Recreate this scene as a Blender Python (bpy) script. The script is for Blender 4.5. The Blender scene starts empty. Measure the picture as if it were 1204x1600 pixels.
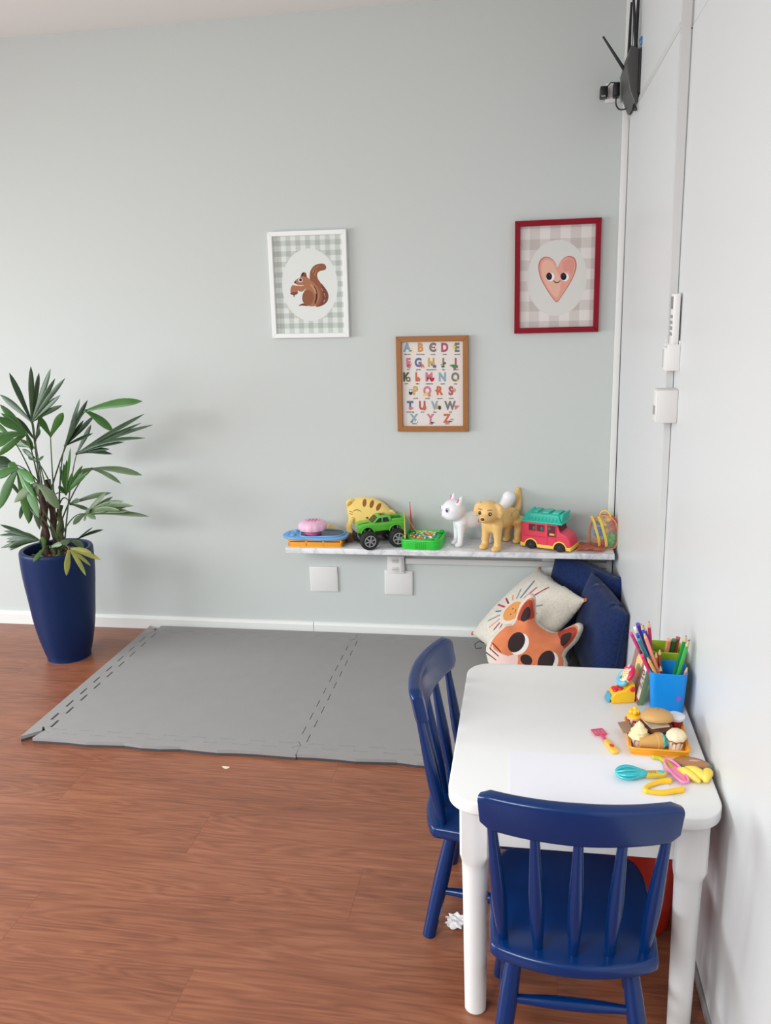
import bpy, bmesh, math, random
from mathutils import Vector, Matrix, Euler
from mathutils.geometry import delaunay_2d_cdt

scene = bpy.context.scene
COL = scene.collection
R = math.radians
PI = math.pi

# ------------------------------------------------------------------ camera
F_PX, YAW, PITCH, ROLL = 1331.9, .16972, .24431, -.028147
cam_d = bpy.data.cameras.new('camera')
cam = bpy.data.objects.new('camera', cam_d)
COL.objects.link(cam)
cam_d.sensor_fit = 'VERTICAL'
cam_d.sensor_height = 24.0
cam_d.sensor_width = 18.06
cam_d.lens = 24.0 * F_PX / 1600.0
cam_d.clip_start = .05
_f = Vector((-math.sin(YAW) * math.cos(PITCH), math.cos(YAW) * math.cos(PITCH), -math.sin(PITCH)))
_r = Vector((math.cos(YAW), math.sin(YAW), 0))
_u = _r.cross(_f)
_c, _s = math.cos(ROLL), math.sin(ROLL)
_r2, _u2 = _c * _r + _s * _u, -_s * _r + _c * _u
cam.matrix_world = Matrix(((_r2.x, _u2.x, -_f.x, -.3366), (_r2.y, _u2.y, -_f.y, -3.3627),
                           (_r2.z, _u2.z, -_f.z, 1.4), (0, 0, 0, 1)))
scene.camera = cam

# ------------------------------------------------------------------ light and exposure
world = bpy.data.worlds.new('world')
scene.world = world
world.use_nodes = True
world.node_tree.nodes['Background'].inputs[0].default_value = (.93, .97, 1.0, 1)
world.node_tree.nodes['Background'].inputs[1].default_value = .40

def area(name, loc, target, sx, sy, power, color, spread=180):
    d = bpy.data.lights.new(name, 'AREA')
    d.shape = 'RECTANGLE'; d.size = sx; d.size_y = sy
    d.energy = power; d.color = color; d.spread = R(spread)
    o = bpy.data.objects.new(name, d)
    COL.objects.link(o)
    o.location = loc
    o.rotation_euler = (Vector(target) - Vector(loc)).to_track_quat('-Z', 'Y').to_euler()
    return o
area('window_daylight', (-4.25, -1.98, 1.15), (-1.6, -1.6, 0.0), 2.4, 1.1, 80, (.93, .985, 1.0), 150)
area('rear_fill_light', (-2.6, -4.6, 2.5), (-1.35, -1.75, 0), 2.6, 1.4, 66, (.965, 1.0, 1.0), 115)  # added fill from high behind the camera; no window stands there

vs = scene.view_settings
vs.view_transform = 'Standard'
vs.look = 'None'
vs.gamma = 1.0
vs.use_curve_mapping = False
vs.exposure = .05

# ------------------------------------------------------------------ materials
def lin(c):
    if isinstance(c, str):
        c = [int(c[i:i + 2], 16) for i in (0, 2, 4)]
    return tuple(((v / 255) / 12.92 if v / 255 <= .04045 else ((v / 255 + .055) / 1.055) ** 2.4) for v in c)

def mat(name, c, rough=.5, metal=0.0, coat=0.0, spec=.5, noise=0.0, nscale=20, bump=0.0, bscale=60,
        trans=0.0, alpha=1.0, sheen=0.0, sss=0.0):
    m = bpy.data.materials.new(name)
    m.use_nodes = True
    nt = m.node_tree
    b = nt.nodes['Principled BSDF']
    l = lin(c)
    b.inputs['Base Color'].default_value = (*l, 1)
    b.inputs['Roughness'].default_value = rough
    b.inputs['Metallic'].default_value = metal
    b.inputs['Coat Weight'].default_value = coat
    b.inputs['Coat Roughness'].default_value = .12
    b.inputs['Specular IOR Level'].default_value = spec
    b.inputs['Transmission Weight'].default_value = trans
    b.inputs['Alpha'].default_value = alpha
    b.inputs['Sheen Weight'].default_value = sheen
    tc = nt.nodes.new('ShaderNodeTexCoord')
    if noise:
        n = nt.nodes.new('ShaderNodeTexNoise')
        n.inputs['Scale'].default_value = nscale
        n.inputs['Detail'].default_value = 4
        nt.links.new(tc.outputs['Object'], n.inputs['Vector'])
        mx = nt.nodes.new('ShaderNodeMix'); mx.data_type = 'RGBA'
        mx.inputs[6].default_value = (*[v * (1 - noise) for v in l], 1)
        mx.inputs[7].default_value = (*[min(1, v * (1 + noise)) for v in l], 1)
        nt.links.new(n.outputs['Fac'], mx.inputs[0])
        nt.links.new(mx.outputs[2], b.inputs['Base Color'])
    if bump:
        n2 = nt.nodes.new('ShaderNodeTexNoise')
        n2.inputs['Scale'].default_value = bscale
        n2.inputs['Detail'].default_value = 3
        nt.links.new(tc.outputs['Object'], n2.inputs['Vector'])
        bp = nt.nodes.new('ShaderNodeBump')
        bp.inputs['Strength'].default_value = bump
        bp.inputs['Distance'].default_value = .002
        nt.links.new(n2.outputs['Fac'], bp.inputs['Height'])
        nt.links.new(bp.outputs['Normal'], b.inputs['Normal'])
    return m

class NT:
    """tiny helper to write math node chains"""
    def __init__(s, m):
        s.nt = m.node_tree; s.b = s.nt.nodes['Principled BSDF']
        s.tc = s.nt.nodes.new('ShaderNodeTexCoord')
        sp = s.nt.nodes.new('ShaderNodeSeparateXYZ')
        s.nt.links.new(s.tc.outputs['Object'], sp.inputs[0])
        s.x, s.y, s.z = sp.outputs
    def m(s, op, a, b=0.0, c=0.0):
        n = s.nt.nodes.new('ShaderNodeMath'); n.operation = op
        for i, v in enumerate((a, b, c)):
            if isinstance(v, (int, float)): n.inputs[i].default_value = v
            else: s.nt.links.new(v, n.inputs[i])
        return n.outputs[0]
    def ramp(s, fac, stops, const=False):
        n = s.nt.nodes.new('ShaderNodeValToRGB')
        if const: n.color_ramp.interpolation = 'CONSTANT'
        e = n.color_ramp.elements
        while len(e) < len(stops): e.new(.5)
        for k, (p, c) in enumerate(stops):
            e[k].position = p; e[k].color = (*lin(c), 1)
        s.nt.links.new(fac, n.inputs[0])
        return n.outputs[0]
    def noise(s, vec, scale, detail=4, rough=.55, dist=0.0):
        n = s.nt.nodes.new('ShaderNodeTexNoise')
        n.inputs['Scale'].default_value = scale; n.inputs['Detail'].default_value = detail
        n.inputs['Roughness'].default_value = rough; n.inputs['Distortion'].default_value = dist
        s.nt.links.new(vec, n.inputs['Vector'])
        return n.outputs['Fac']
    def vec(s, x, y, z):
        n = s.nt.nodes.new('ShaderNodeCombineXYZ')
        for i, v in enumerate((x, y, z)):
            if isinstance(v, (int, float)): n.inputs[i].default_value = v
            else: s.nt.links.new(v, n.inputs[i])
        return n.outputs[0]
    def mix(s, fac, a, b, mode='MIX'):
        n = s.nt.nodes.new('ShaderNodeMix'); n.data_type = 'RGBA'; n.blend_type = mode
        for i, v in ((0, fac), (6, a), (7, b)):
            if isinstance(v, (int, float)): n.inputs[i].default_value = v
            elif isinstance(v, (tuple, str, list)): n.inputs[i].default_value = (*lin(v), 1)
            else: s.nt.links.new(v, n.inputs[i])
        return n.outputs[2]
    def color(s, c): s.nt.links.new(c, s.b.inputs['Base Color'])
    def bump(s, h, strength=.3, dist=.002):
        n = s.nt.nodes.new('ShaderNodeBump')
        n.inputs['Strength'].default_value = strength; n.inputs['Distance'].default_value = dist
        s.nt.links.new(h, n.inputs['Height']); s.nt.links.new(n.outputs['Normal'], s.b.inputs['Normal'])

def floor_mat():
    m = mat('wood_laminate', (150, 92, 66), rough=.36, spec=.6)
    t = NT(m)
    W, L = .19, 1.25
    row = t.m('FLOOR', t.m('DIVIDE', t.y, W))
    off = t.m('MULTIPLY', t.m('FRACT', t.m('MULTIPLY', row, .379)), L)
    u = t.m('DIVIDE', t.m('ADD', t.x, off), L)
    col = t.m('FLOOR', u)
    pid = t.m('FRACT', t.m('MULTIPLY', t.m('SINE', t.m('ADD', t.m('MULTIPLY', row, 12.9), t.m('MULTIPLY', col, 78.2))), 437.5))
    # long flowing grain with cathedral figure
    v1 = t.vec(t.m('ADD', t.m('MULTIPLY', t.x, .55), t.m('MULTIPLY', pid, 9.0)), t.m('MULTIPLY', t.y, 5.0), pid)
    warp = t.noise(v1, 2.2, 3, .5, .3)
    rings = t.m('FRACT', t.m('ADD', t.m('MULTIPLY', warp, 15.0), t.m('MULTIPLY', t.y, 9.0)))
    ring2 = t.m('ABSOLUTE', t.m('SUBTRACT', rings, .5))
    v2 = t.vec(t.m('MULTIPLY', t.x, 1.6), t.m('MULTIPLY', t.y, 60.0), pid)
    fine = t.noise(v2, 3.0, 5, .65)
    v3 = t.vec(t.m('MULTIPLY', t.x, .8), t.m('MULTIPLY', t.y, 4.0), pid)
    big = t.noise(v3, 2.0, 2, .5)
    g = t.m('ADD', t.m('ADD', t.m('MULTIPLY', ring2, .30), t.m('MULTIPLY', fine, .52)), t.m('MULTIPLY', big, .34))
    c = t.ramp(g, [(.30, (112, 64, 44)), (.5, (140, 84, 59)), (.72, (163, 105, 77))])
    tint = t.m('ADD', .95, t.m('MULTIPLY', pid, .10))
    vv = t.vec(tint, tint, tint)
    c = t.mix(1.0, c, vv, 'MULTIPLY')
    # joints
    fy = t.m('FRACT', t.m('DIVIDE', t.y, W)); fx = t.m('FRACT', u)
    j = t.m('MAXIMUM', t.m('LESS_THAN', fy, .008), t.m('LESS_THAN', fx, .0014))
    c = t.mix(t.m('MULTIPLY', j, .4), c, (88, 48, 34))
    t.color(c)
    t.bump(t.m('ADD', t.m('MULTIPLY', fine, .4), t.m('MULTIPLY', j, -1.0)), .06, .001)
    return m

def gingham(name, p, ox, oz, light, mid, dark):
    m = mat(name, light, rough=.75, spec=.2)
    t = NT(m)
    a = t.m('LESS_THAN', t.m('FRACT', t.m('DIVIDE', t.m('ADD', t.x, ox), p)), .5)
    b = t.m('LESS_THAN', t.m('FRACT', t.m('DIVIDE', t.m('ADD', t.z, oz), p)), .5)
    s = t.m('DIVIDE', t.m('ADD', a, b), 2.0)
    c = t.ramp(s, [(0, light), (.25, mid), (.75, dark)], True)
    t.color(c)
    return m

def marble_mat():
    m = mat('marble_film', (222, 224, 228), rough=.35)
    t = NT(m)
    n = t.noise(t.vec(t.x, t.m('MULTIPLY', t.y, 1.8), t.z), 9, 6, .6, 1.2)
    v = t.m('ABSOLUTE', t.m('SUBTRACT', n, .5))
    t.color(t.ramp(v, [(0, (196, 198, 204)), (.03, (216, 218, 222)), (.1, (230, 231, 234))]))
    return m

def leaf_mat(name, c1, c2):
    m = mat(name, c1, rough=.42, spec=.45)
    t = NT(m)
    n = t.noise(t.tc.outputs['Object'], 9, 2)
    t.color(t.ramp(n, [(.35, c1), (.65, c2)]))
    return m

def fabric_mat(name, c, dark, scale=260):
    m = mat(name, c, rough=.92, spec=.15, sheen=.15)
    t = NT(m)
    va = t.m('SINE', t.m('MULTIPLY', t.x, scale * 6.0)); vb = t.m('SINE', t.m('MULTIPLY', t.y, scale * 6.0))
    n = t.noise(t.tc.outputs['Object'], 120, 4)
    w = t.m('ADD', t.m('MULTIPLY', t.m('MULTIPLY', va, vb), .18), n)
    t.color(t.ramp(w, [(.25, dark), (.7, c)]))
    t.bump(w, .35, .0015)
    return m

# ------------------------------------------------------------------ mesh builder
class MB:
    def __init__(s, M=None):
        s.bm = bmesh.new(); s.M = M or Matrix()
    def add(s, t, mi=0, M=None):
        MM = s.M @ (M or Matrix())
        bmesh.ops.transform(t, matrix=MM, verts=t.verts)
        if mi is not None:
            for f in t.faces: f.material_index = mi
        me = bpy.data.meshes.new('tmp'); t.to_mesh(me); t.free()
        s.bm.from_mesh(me); bpy.data.meshes.remove(me)
        return s
    @staticmethod
    def TR(c, rot=None):
        m = Matrix.Translation(c)
        if rot is not None: m = m @ Euler(rot).to_matrix().to_4x4()
        return m
    def box(s, c, d, mi=0, bev=0, rot=None, seg=2):
        t = bmesh.new(); bmesh.ops.create_cube(t, size=1)
        bmesh.ops.scale(t, vec=d, verts=t.verts)
        if bev: bmesh.ops.bevel(t, geom=t.edges[:], offset=bev, segments=seg, profile=.5, affect='EDGES')
        return s.add(t, mi, s.TR(c, rot))
    def ell(s, c, r, mi=0, rot=None, u=24, v=16):
        t = bmesh.new(); bmesh.ops.create_uvsphere(t, u_segments=u, v_segments=v, radius=1)
        bmesh.ops.scale(t, vec=r, verts=t.verts)
        return s.add(t, mi, s.TR(c, rot))
    def lathe(s, prof, c=(0, 0, 0), mi=0, seg=32, rot=None, sy=1.0, fn=None):
        t = bmesh.new(); rings = []
        for r, z in prof:
            if r < 1e-6: rings.append([t.verts.new((0, 0, z))]); continue
            ring = []
            for k in range(seg):
                a = 2 * PI * k / seg
                rr = r * (fn(a, z) if fn else 1)
                ring.append(t.verts.new((rr * math.cos(a), rr * math.sin(a) * sy, z)))
            rings.append(ring)
        for A, B in zip(rings, rings[1:]):
            for k in range(seg):
                k2 = (k + 1) % seg
                if len(A) == 1 and len(B) == 1: break
                if len(A) == 1: t.faces.new((A[0], B[k2], B[k]))
                elif len(B) == 1: t.faces.new((A[k], A[k2], B[0]))
                else: t.faces.new((A[k], A[k2], B[k2], B[k]))
        if len(rings[0]) > 1: t.faces.new(rings[0][::-1])
        if len(rings[-1]) > 1: t.faces.new(rings[-1])
        bmesh.ops.recalc_face_normals(t, faces=t.faces[:])
        return s.add(t, mi, s.TR(c, rot))
    def cyl(s, c, r, h, mi=0, rot=None, seg=28, r2=None, bev=0):
        r2 = r if r2 is None else r2
        p = [(r, -h / 2), (r2, h / 2)]
        if bev: p = [(r - bev, -h / 2), (r - bev * .3, -h / 2 + bev * .3), (r, -h / 2 + bev), (r2, h / 2 - bev), (r2 - bev * .3, h / 2 - bev * .3), (r2 - bev, h / 2)]
        return s.lathe(p, c, mi, seg, rot)
    def tube(s, pts, r, mi=0, seg=8, closed=False, sq=None):
        pts = [Vector(p) for p in pts]; n = len(pts)
        rr = r if isinstance(r, (list, tuple)) else [r] * n
        t = bmesh.new(); rings = []
        up = Vector((0, 0, 1)); prev = None
        for i, p in enumerate(pts):
            if closed: d = (pts[(i + 1) % n] - pts[i - 1])
            else: d = pts[min(i + 1, n - 1)] - pts[max(i - 1, 0)]
            d.normalize()
            if prev is None:
                a = up if abs(d.dot(up)) < .9 else Vector((1, 0, 0))
                x = d.cross(a).normalized()
            else:
                x = (prev - d * prev.dot(d)).normalized()
            prev = x; y = d.cross(x)
            ring = []
            for k in range(seg):
                a = 2 * PI * k / seg + (PI / seg if sq else 0)
                ring.append(t.verts.new(p + (x * math.cos(a) + y * math.sin(a) * (sq if sq else 1)) * rr[i]))
            rings.append(ring)
        pairs = list(zip(rings, rings[1:]))
        if closed: pairs.append((rings[-1], rings[0]))
        for A, B in pairs:
            for k in range(seg):
                t.faces.new((A[k], A[(k + 1) % seg], B[(k + 1) % seg], B[k]))
        if not closed:
            t.faces.new(rings[0][::-1]); t.faces.new(rings[-1])
        bmesh.ops.recalc_face_normals(t, faces=t.faces[:])
        return s.add(t, mi)
    def prism(s, poly, h, mi=0, M=None, bev=0, seg=2, side=None):
        """polygon in XY extruded from z=0 to z=h"""
        t = bmesh.new()
        vs_ = [t.verts.new((p[0], p[1], 0)) for p in poly]
        f = t.faces.new(vs_)
        f.normal_update()
        if f.normal.z > 0: f.normal_flip()
        r = bmesh.ops.extrude_face_region(t, geom=[f])
        bmesh.ops.translate(t, vec=(0, 0, h), verts=[v for v in r['geom'] if isinstance(v, bmesh.types.BMVert)])
        bmesh.ops.recalc_face_normals(t, faces=t.faces[:])
        if bev:
            es = [e for e in t.edges if abs(e.verts[0].co.z - e.verts[1].co.z) < 1e-6]
            bmesh.ops.bevel(t, geom=es, offset=bev, segments=seg, profile=.5, affect='EDGES', clamp_overlap=True)
        if side is not None:
            t.normal_update()
            for f in t.faces: f.material_index = side if abs(f.normal.z) < .5 else mi
            return s.add(t, None, M)
        return s.add(t, mi, M)
    def poly(s, pts, mi=0, M=None):
        t = bmesh.new()
        f = t.faces.new([t.verts.new(p) for p in pts])
        return s.add(t, mi, M)
    def build(s, name, mats, parent=None, smooth=38, loc=None):
        me = bpy.data.meshes.new(name)
        s.bm.to_mesh(me); s.bm.free()
        if not isinstance(mats, (list, tuple)): mats = [mats]
        for m in mats: me.materials.append(m)
        if smooth:
            me.polygons.foreach_set('use_smooth', [True] * len(me.polygons))
            me.set_sharp_from_angle(angle=R(smooth))
        o = bpy.data.objects.new(name, me)
        COL.objects.link(o)
        if parent: o.parent = parent
        if loc: o.location = loc
        return o

def tag(o, label=None, cat=None, group=None, kind=None):
    if label: o['label'] = label
    if cat: o['category'] = cat
    if group: o['group'] = group
    if kind: o['kind'] = kind
    return o

def thing(name, label, cat, loc=(0, 0, 0), rz=0, group=None, rot=None):
    o = bpy.data.objects.new(name, None)
    o.empty_display_size = .05
    COL.objects.link(o)
    o.location = loc
    o.rotation_euler = rot if rot else (0, 0, rz)
    return tag(o, label, cat, group)

def copy_tree(o, parent=None):
    c = o.copy(); COL.objects.link(c)
    if parent: c.parent = parent
    for ch in list(o.children): copy_tree(ch, c)
    return c

def fuse(mb, name, mats, parent=None, voxel=.003, smooth=6, fac=.5):
    """join overlapping solids into one continuous skin"""
    o = mb.build('tmp', mats, None, smooth=0)
    r = o.modifiers.new('r', 'REMESH'); r.mode = 'VOXEL'; r.voxel_size = voxel; r.use_smooth_shade = True
    sm = o.modifiers.new('s', 'SMOOTH'); sm.factor = fac; sm.iterations = smooth
    dg = bpy.context.evaluated_depsgraph_get()
    me = bpy.data.meshes.new_from_object(o.evaluated_get(dg), depsgraph=dg)
    old = o.data
    bpy.data.objects.remove(o); bpy.data.meshes.remove(old)
    me.name = name
    me.materials.clear()
    for m in (mats if isinstance(mats, (list, tuple)) else [mats]): me.materials.append(m)
    n = bpy.data.objects.new(name, me)
    COL.objects.link(n)
    me.polygons.foreach_set('use_smooth', [True] * len(me.polygons))
    if parent: n.parent = parent
    return n

def text(mb, s, size, M, mi, bold=0.0):
    cu = bpy.data.curves.new('t', 'FONT'); cu.body = s; cu.size = size
    cu.align_x = 'CENTER'; cu.align_y = 'CENTER'; cu.offset = bold; cu.resolution_u = 3
    o = bpy.data.objects.new('t', cu); COL.objects.link(o)
    dg = bpy.context.evaluated_depsgraph_get()
    me = bpy.data.meshes.new_from_object(o.evaluated_get(dg), depsgraph=dg)
    t = bmesh.new(); t.from_mesh(me)
    bpy.data.objects.remove(o); bpy.data.curves.remove(cu); bpy.data.meshes.remove(me)
    mb.add(t, mi, M)

def ring(cx, cy, rx, ry, n=28, rot=0.0):
    c, s_ = math.cos(rot), math.sin(rot)
    return [(cx + rx * math.cos(2 * PI * k / n) * c - ry * math.sin(2 * PI * k / n) * s_,
             cy + rx * math.cos(2 * PI * k / n) * s_ + ry * math.sin(2 * PI * k / n) * c) for k in range(n)]

def smooth_poly(pts, n=4, closed=True):
    """Catmull-Rom through the points"""
    out = []; N = len(pts)
    for i in range(N if closed else N - 1):
        g = (lambda k: pts[k % N]) if closed else (lambda k: pts[max(0, min(N - 1, k))])
        p0, p1, p2, p3 = g(i - 1), g(i), g(i + 1), g(i + 2)
        for k in range(n):
            t = k / n
            out.append(tuple(.5 * (2 * b + (c - a) * t + (2 * a - 5 * b + 4 * c - d) * t * t + (-a + 3 * b - 3 * c + d) * t ** 3)
                             for a, b, c, d in zip(p0, p1, p2, p3)))
    if not closed: out.append(tuple(pts[-1]))
    return out

def rrect(w, h, r, n=6, cx=0, cy=0):
    o = []
    for (sx, sy, a0) in ((1, 1, 0), (-1, 1, 90), (-1, -1, 180), (1, -1, 270)):
        for k in range(n + 1):
            a = R(a0 + 90 * k / n)
            o.append((cx + sx * (w / 2 - r) + r * math.cos(a), cy + sy * (h / 2 - r) + r * math.sin(a)))
    return o

def inside(p, poly):
    c = False; x, y = p; j = len(poly) - 1
    for i in range(len(poly)):
        xi, yi = poly[i]; xj, yj = poly[j]
        if (yi > y) != (yj > y) and x < (xj - xi) * (y - yi) / (yj - yi) + xi: c = not c
        j = i
    return c

def puff(outline, feats, thick, step, hfun, base=0, back=None, back_flat=1.0):
    """stuffed shape in local XY: front dome +z, back dome -z; feats = [(polygon, material index)] printed on the front"""
    P = [Vector(p) for p in outline]; E = [(i, (i + 1) % len(outline)) for i in range(len(outline))]
    for poly, _ in feats:
        k = len(P); P += [Vector(p) for p in poly]
        E += [(k + i, k + (i + 1) % len(poly)) for i in range(len(poly))]
    xs = [p[0] for p in outline]; ys = [p[1] for p in outline]
    x = min(xs) + step / 2; row = 0
    while x < max(xs):
        y = min(ys) + step / 2 + (row % 2) * step / 2
        while y < max(ys):
            if inside((x, y), outline): P.append(Vector((x, y)))
            y += step
        x += step; row += 1
    V, _, Fc, *_ = delaunay_2d_cdt(P, E, [], 0, 1e-6)
    def dist(p):
        best = 9; px, py = p
        for i in range(len(outline)):
            ax, ay = outline[i]; bx, by = outline[(i + 1) % len(outline)]
            dx, dy = bx - ax, by - ay
            l2 = dx * dx + dy * dy
            if l2 < 1e-14: continue
            t_ = max(0, min(1, ((px - ax) * dx + (py - ay) * dy) / l2))
            d = math.hypot(px - ax - t_ * dx, py - ay - t_ * dy)
            if d < best: best = d
        return best
    t = bmesh.new()
    H = []
    for v in V:
        d = dist(v); H.append(thick * hfun(d, v) if d > 1e-5 else 0.0)
    A = [t.verts.new((v[0], v[1], h)) for v, h in zip(V, H)]
    B = [a if h <= 1e-7 else t.verts.new((v[0], v[1], -h * back_flat)) for a, v, h in zip(A, V, H)]
    for f in Fc:
        c = (sum(V[i][0] for i in f) / len(f), sum(V[i][1] for i in f) / len(f))
        if not inside(c, outline): continue
        mi = base
        for poly, m_ in feats:
            if inside(c, poly): mi = m_
        fr = t.faces.new([A[i] for i in f]); fr.material_index = mi
        try:
            fb = t.faces.new([B[i] for i in reversed(f)]); fb.material_index = base if back is None else back
        except ValueError: pass
    bmesh.ops.recalc_face_normals(t, faces=t.faces[:])
    for v in [v for v in t.verts if not v.link_faces]: t.verts.remove(v)
    return t

def dome(rad):
    return lambda d, v: math.sqrt(max(0, 1 - (1 - min(1, d / rad)) ** 2))
# ------------------------------------------------------------------ shared materials
M_wall = mat('wall_paint', (203, 208, 206), rough=.85, spec=.2, bump=.05, bscale=140)
M_ceil = mat('ceiling_paint', (236, 235, 233), rough=.9, spec=.2)
M_white = mat('white_laminate', (217, 219, 220), rough=.38, spec=.4)
M_trim = mat('white_trim', (233, 234, 232), rough=.45)
M_gap = mat('dark_joint', (120, 120, 120), rough=.8)
M_floor = floor_mat()
M_plastic = mat('white_plastic', (236, 234, 232), rough=.4)
M_greyplastic = mat('grey_slot', (150, 150, 152), rough=.5)
M_black = mat('black_plastic', (24, 24, 27), rough=.4)
M_charcoal = mat('charcoal_plastic', (72, 72, 72), rough=.45)
M_metal = mat('steel', (170, 170, 172), rough=.3, metal=.9)

def struct(name, mb, m, smooth=38):
    return tag(mb.build(name, m, None, smooth), kind='structure')

XR = .028            # near wall panel plane
# floor, ceiling, walls
struct('floor', MB().box((-2.15, -3.0, -.05), (4.4, 6.2, .1)), M_floor)
struct('ceiling', MB().box((-2.15, -1.9, 2.452), (4.4, 4.0, .06)), M_ceil)
struct('wall_back', MB().box((-2.15, .06, 1.22), (4.5, .12, 2.5)), M_wall)
w = MB()
w.box((-4.41, -.35, 1.22), (.12, .82, 2.5)); w.box((-4.41, -3.75, 1.22), (.12, 1.1, 2.5))
w.box((-4.41, -1.98, .32), (.12, 2.44, .64)); w.box((-4.41, -1.98, 2.36), (.12, 2.44, .22))
struct('wall_left', w, M_wall)
# right wall of white panels: far panel, transom panel, near panel set back a little
def hexa(mb, c8, mi=0):
    t = bmesh.new(); v = [t.verts.new(c) for c in c8]
    for f in ((0, 1, 2, 3), (7, 6, 5, 4), (0, 4, 5, 1), (1, 5, 6, 2), (2, 6, 7, 3), (3, 7, 4, 0)): t.faces.new([v[k] for k in f])
    bmesh.ops.recalc_face_normals(t, faces=t.faces[:])
    mb.add(t, mi)
w = MB()
YN = -1.077          # the far door leaf hangs slightly out of plumb along this edge
hexa(w, [(.020, YN, 0), (.003, -.022, 0), (.12, -.022, 0), (.12, YN, 0), (0, YN, 1.991), (0, -.022, 1.991), (.12, -.022, 1.991), (.12, YN, 1.991)])
w.box((.061, -.55, 2.21), (.12, 1.054, .431))          # panel above the transom joint
w.box((XR + .06, -2.6, .9985), (.12, 3.045, 1.997))    # near panel, set back a little
w.box((XR + .061, -2.6, 2.215), (.12, 3.045, .431))
w.box((.1, -2.0, 1.2), (.135, 4.2, 2.4), 1)
struct('wall_right', w, [M_white, M_gap], 20)
struct('trim_1', MB().box((-.012, -.012, 1.21), (.022, .022, 2.42), 0, .002), M_trim)
t2 = MB()
hexa(t2, [(.0195, YN - .004, 0), (.0195, YN + .004, 0), (.0275, YN + .004, 0), (.0275, YN - .004, 0), (-.001, YN - .004, 2.42), (-.001, YN + .004, 2.42), (.024, YN + .004, 2.42), (.024, YN - .004, 2.42)])
struct('trim_2', t2, mat('door_edge', (214, 214, 213), rough=.4), 20)
struct('trim_3', MB().box((.001, -.55, 1.999), (.006, 1.05, .017), 0, .001), mat('transom_strip', (205, 205, 203), rough=.4))
# skirting with rounded top
def skirting(L):
    prof = [(0, 0), (.014, 0), (.014, .046), (.011, .054), (.005, .058), (0, .058)]
    return prof
b = MB()
for x0, x1 in ((-4.35, -1.241), (-1.239, 0.0)):
    b.prism([(-y, z) for y, z in skirting(0)], x1 - x0, 0, Matrix(((0, 0, 1, x0), (1, 0, 0, 0), (0, 1, 0, 0), (0, 0, 0, 1))))
struct('baseboard_back', b, M_trim, 20)
struct('baseboard_right', MB().box((XR - .003, -2.3, .012), (.006, 2.4, .024), 0, .002), mat('floor_seal', (150, 146, 144), rough=.6))
wn = tag(MB().box((-4.37, -1.98, 1.445), (.04, .05, 1.6)).box((-4.37, -1.98, .665), (.05, 2.44, .05)).box((-4.37, -1.98, 2.225), (.05, 2.44, .05))
         .box((-4.37, -.785, 1.445), (.05, .05, 1.6)).box((-4.37, -3.175, 1.445), (.05, .05, 1.6)).build('window_1', M_trim), kind='structure')

# ------------------------------------------------------------------ wall plates and cable duct
def plate(label, x, z, sx, sz, rot=0):
    t = thing('wall_plate', label, 'wall plate', (x, 0, z), rot=(0, rot, 0))
    MB().box((0, -.005, 0), (sx, .010, sz), 0, .003).build('cover', M_plastic, t)
    MB().box((0, -.0102, 0), (sx * .93, .002, sz * .93), 0, .0008).build('face', mat('plate_face', (228, 226, 225), rough=.45), t)
    return t
plate('blank square wall plate on its own below the left end of the shelf', -1.185, .253, .121, .110, R(-.6))
plate('blank square wall plate below the double socket under the shelf', -.864, .246, .119, .106, R(1.0))
so = thing('power_socket', 'white double power socket mounted between the shelf and a blank plate', 'socket', (-.872, 0, .331))
MB().box((0, -.014, 0), (.071, .028, .074), 0, .004).build('housing', M_plastic, so)
for dz in (.019, -.019):
    f = MB(Matrix.Translation((-.003, -.0282, dz)))
    f.prism([(.016, 0), (.010, .0095), (-.010, .0095), (-.016, 0), (-.010, -.0095), (.010, -.0095)], .003, 0, Matrix.Rotation(PI / 2, 4, 'X'), .0006)
    o = f.build('outlet_insert', mat('outlet_insert', (214, 212, 212), rough=.5), so)
    h = MB()
    for dx in (-.006, 0, .006): h.cyl((-.003 + dx, -.0314, dz), .0016, .001, 0, (PI / 2, 0, 0), 10)
    h.build('hole', M_charcoal, o)
MB().box((.027, -.0284, 0), (.010, .002, .06), 0, .0006).build('side_key', mat('socket_side', (200, 198, 198), rough=.5), so)
tag(MB().box((-.425, -.010, .345), (.815, .02, .024), 0, .003).build('cable_duct', mat('duct_plastic', (216, 215, 214), rough=.5)),
    'long thin cable duct on the wall running right from the double socket under the shelf', 'cable duct')
pl = thing('wall_plate', 'pale square wall plate partly hidden behind the dark blue cushion in the corner', 'wall plate', (-.215, 0, .31))
MB().box((0, -.005, 0), (.12, .010, .12), 0, .003).build('cover', M_plastic, pl)

# ------------------------------------------------------------------ shelf
SH = .447
sh = thing('wall_shelf', 'narrow white marbled shelf holding toys along the grey wall', 'shelf', (-.65, 0, SH))
MB().box((0, -.1, -.011), (1.28, .199, .022), 0, .002).build('board', marble_mat(), sh)
def bracket(x):
    return (MB().box((x, -.07, -.025), (.018, .13, .006), 0, .002).box((x, -.004, -.040), (.018, .006, .035), 0, .002)
            .box((x, -.105, -.033), (.010, .006, .012), 0, .002).cyl((x, -.105, -.043), .0035, .009))
bracket(-.39).build('bracket', M_plastic, sh)
bracket(.58).build('bracket', M_plastic, sh)

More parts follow.
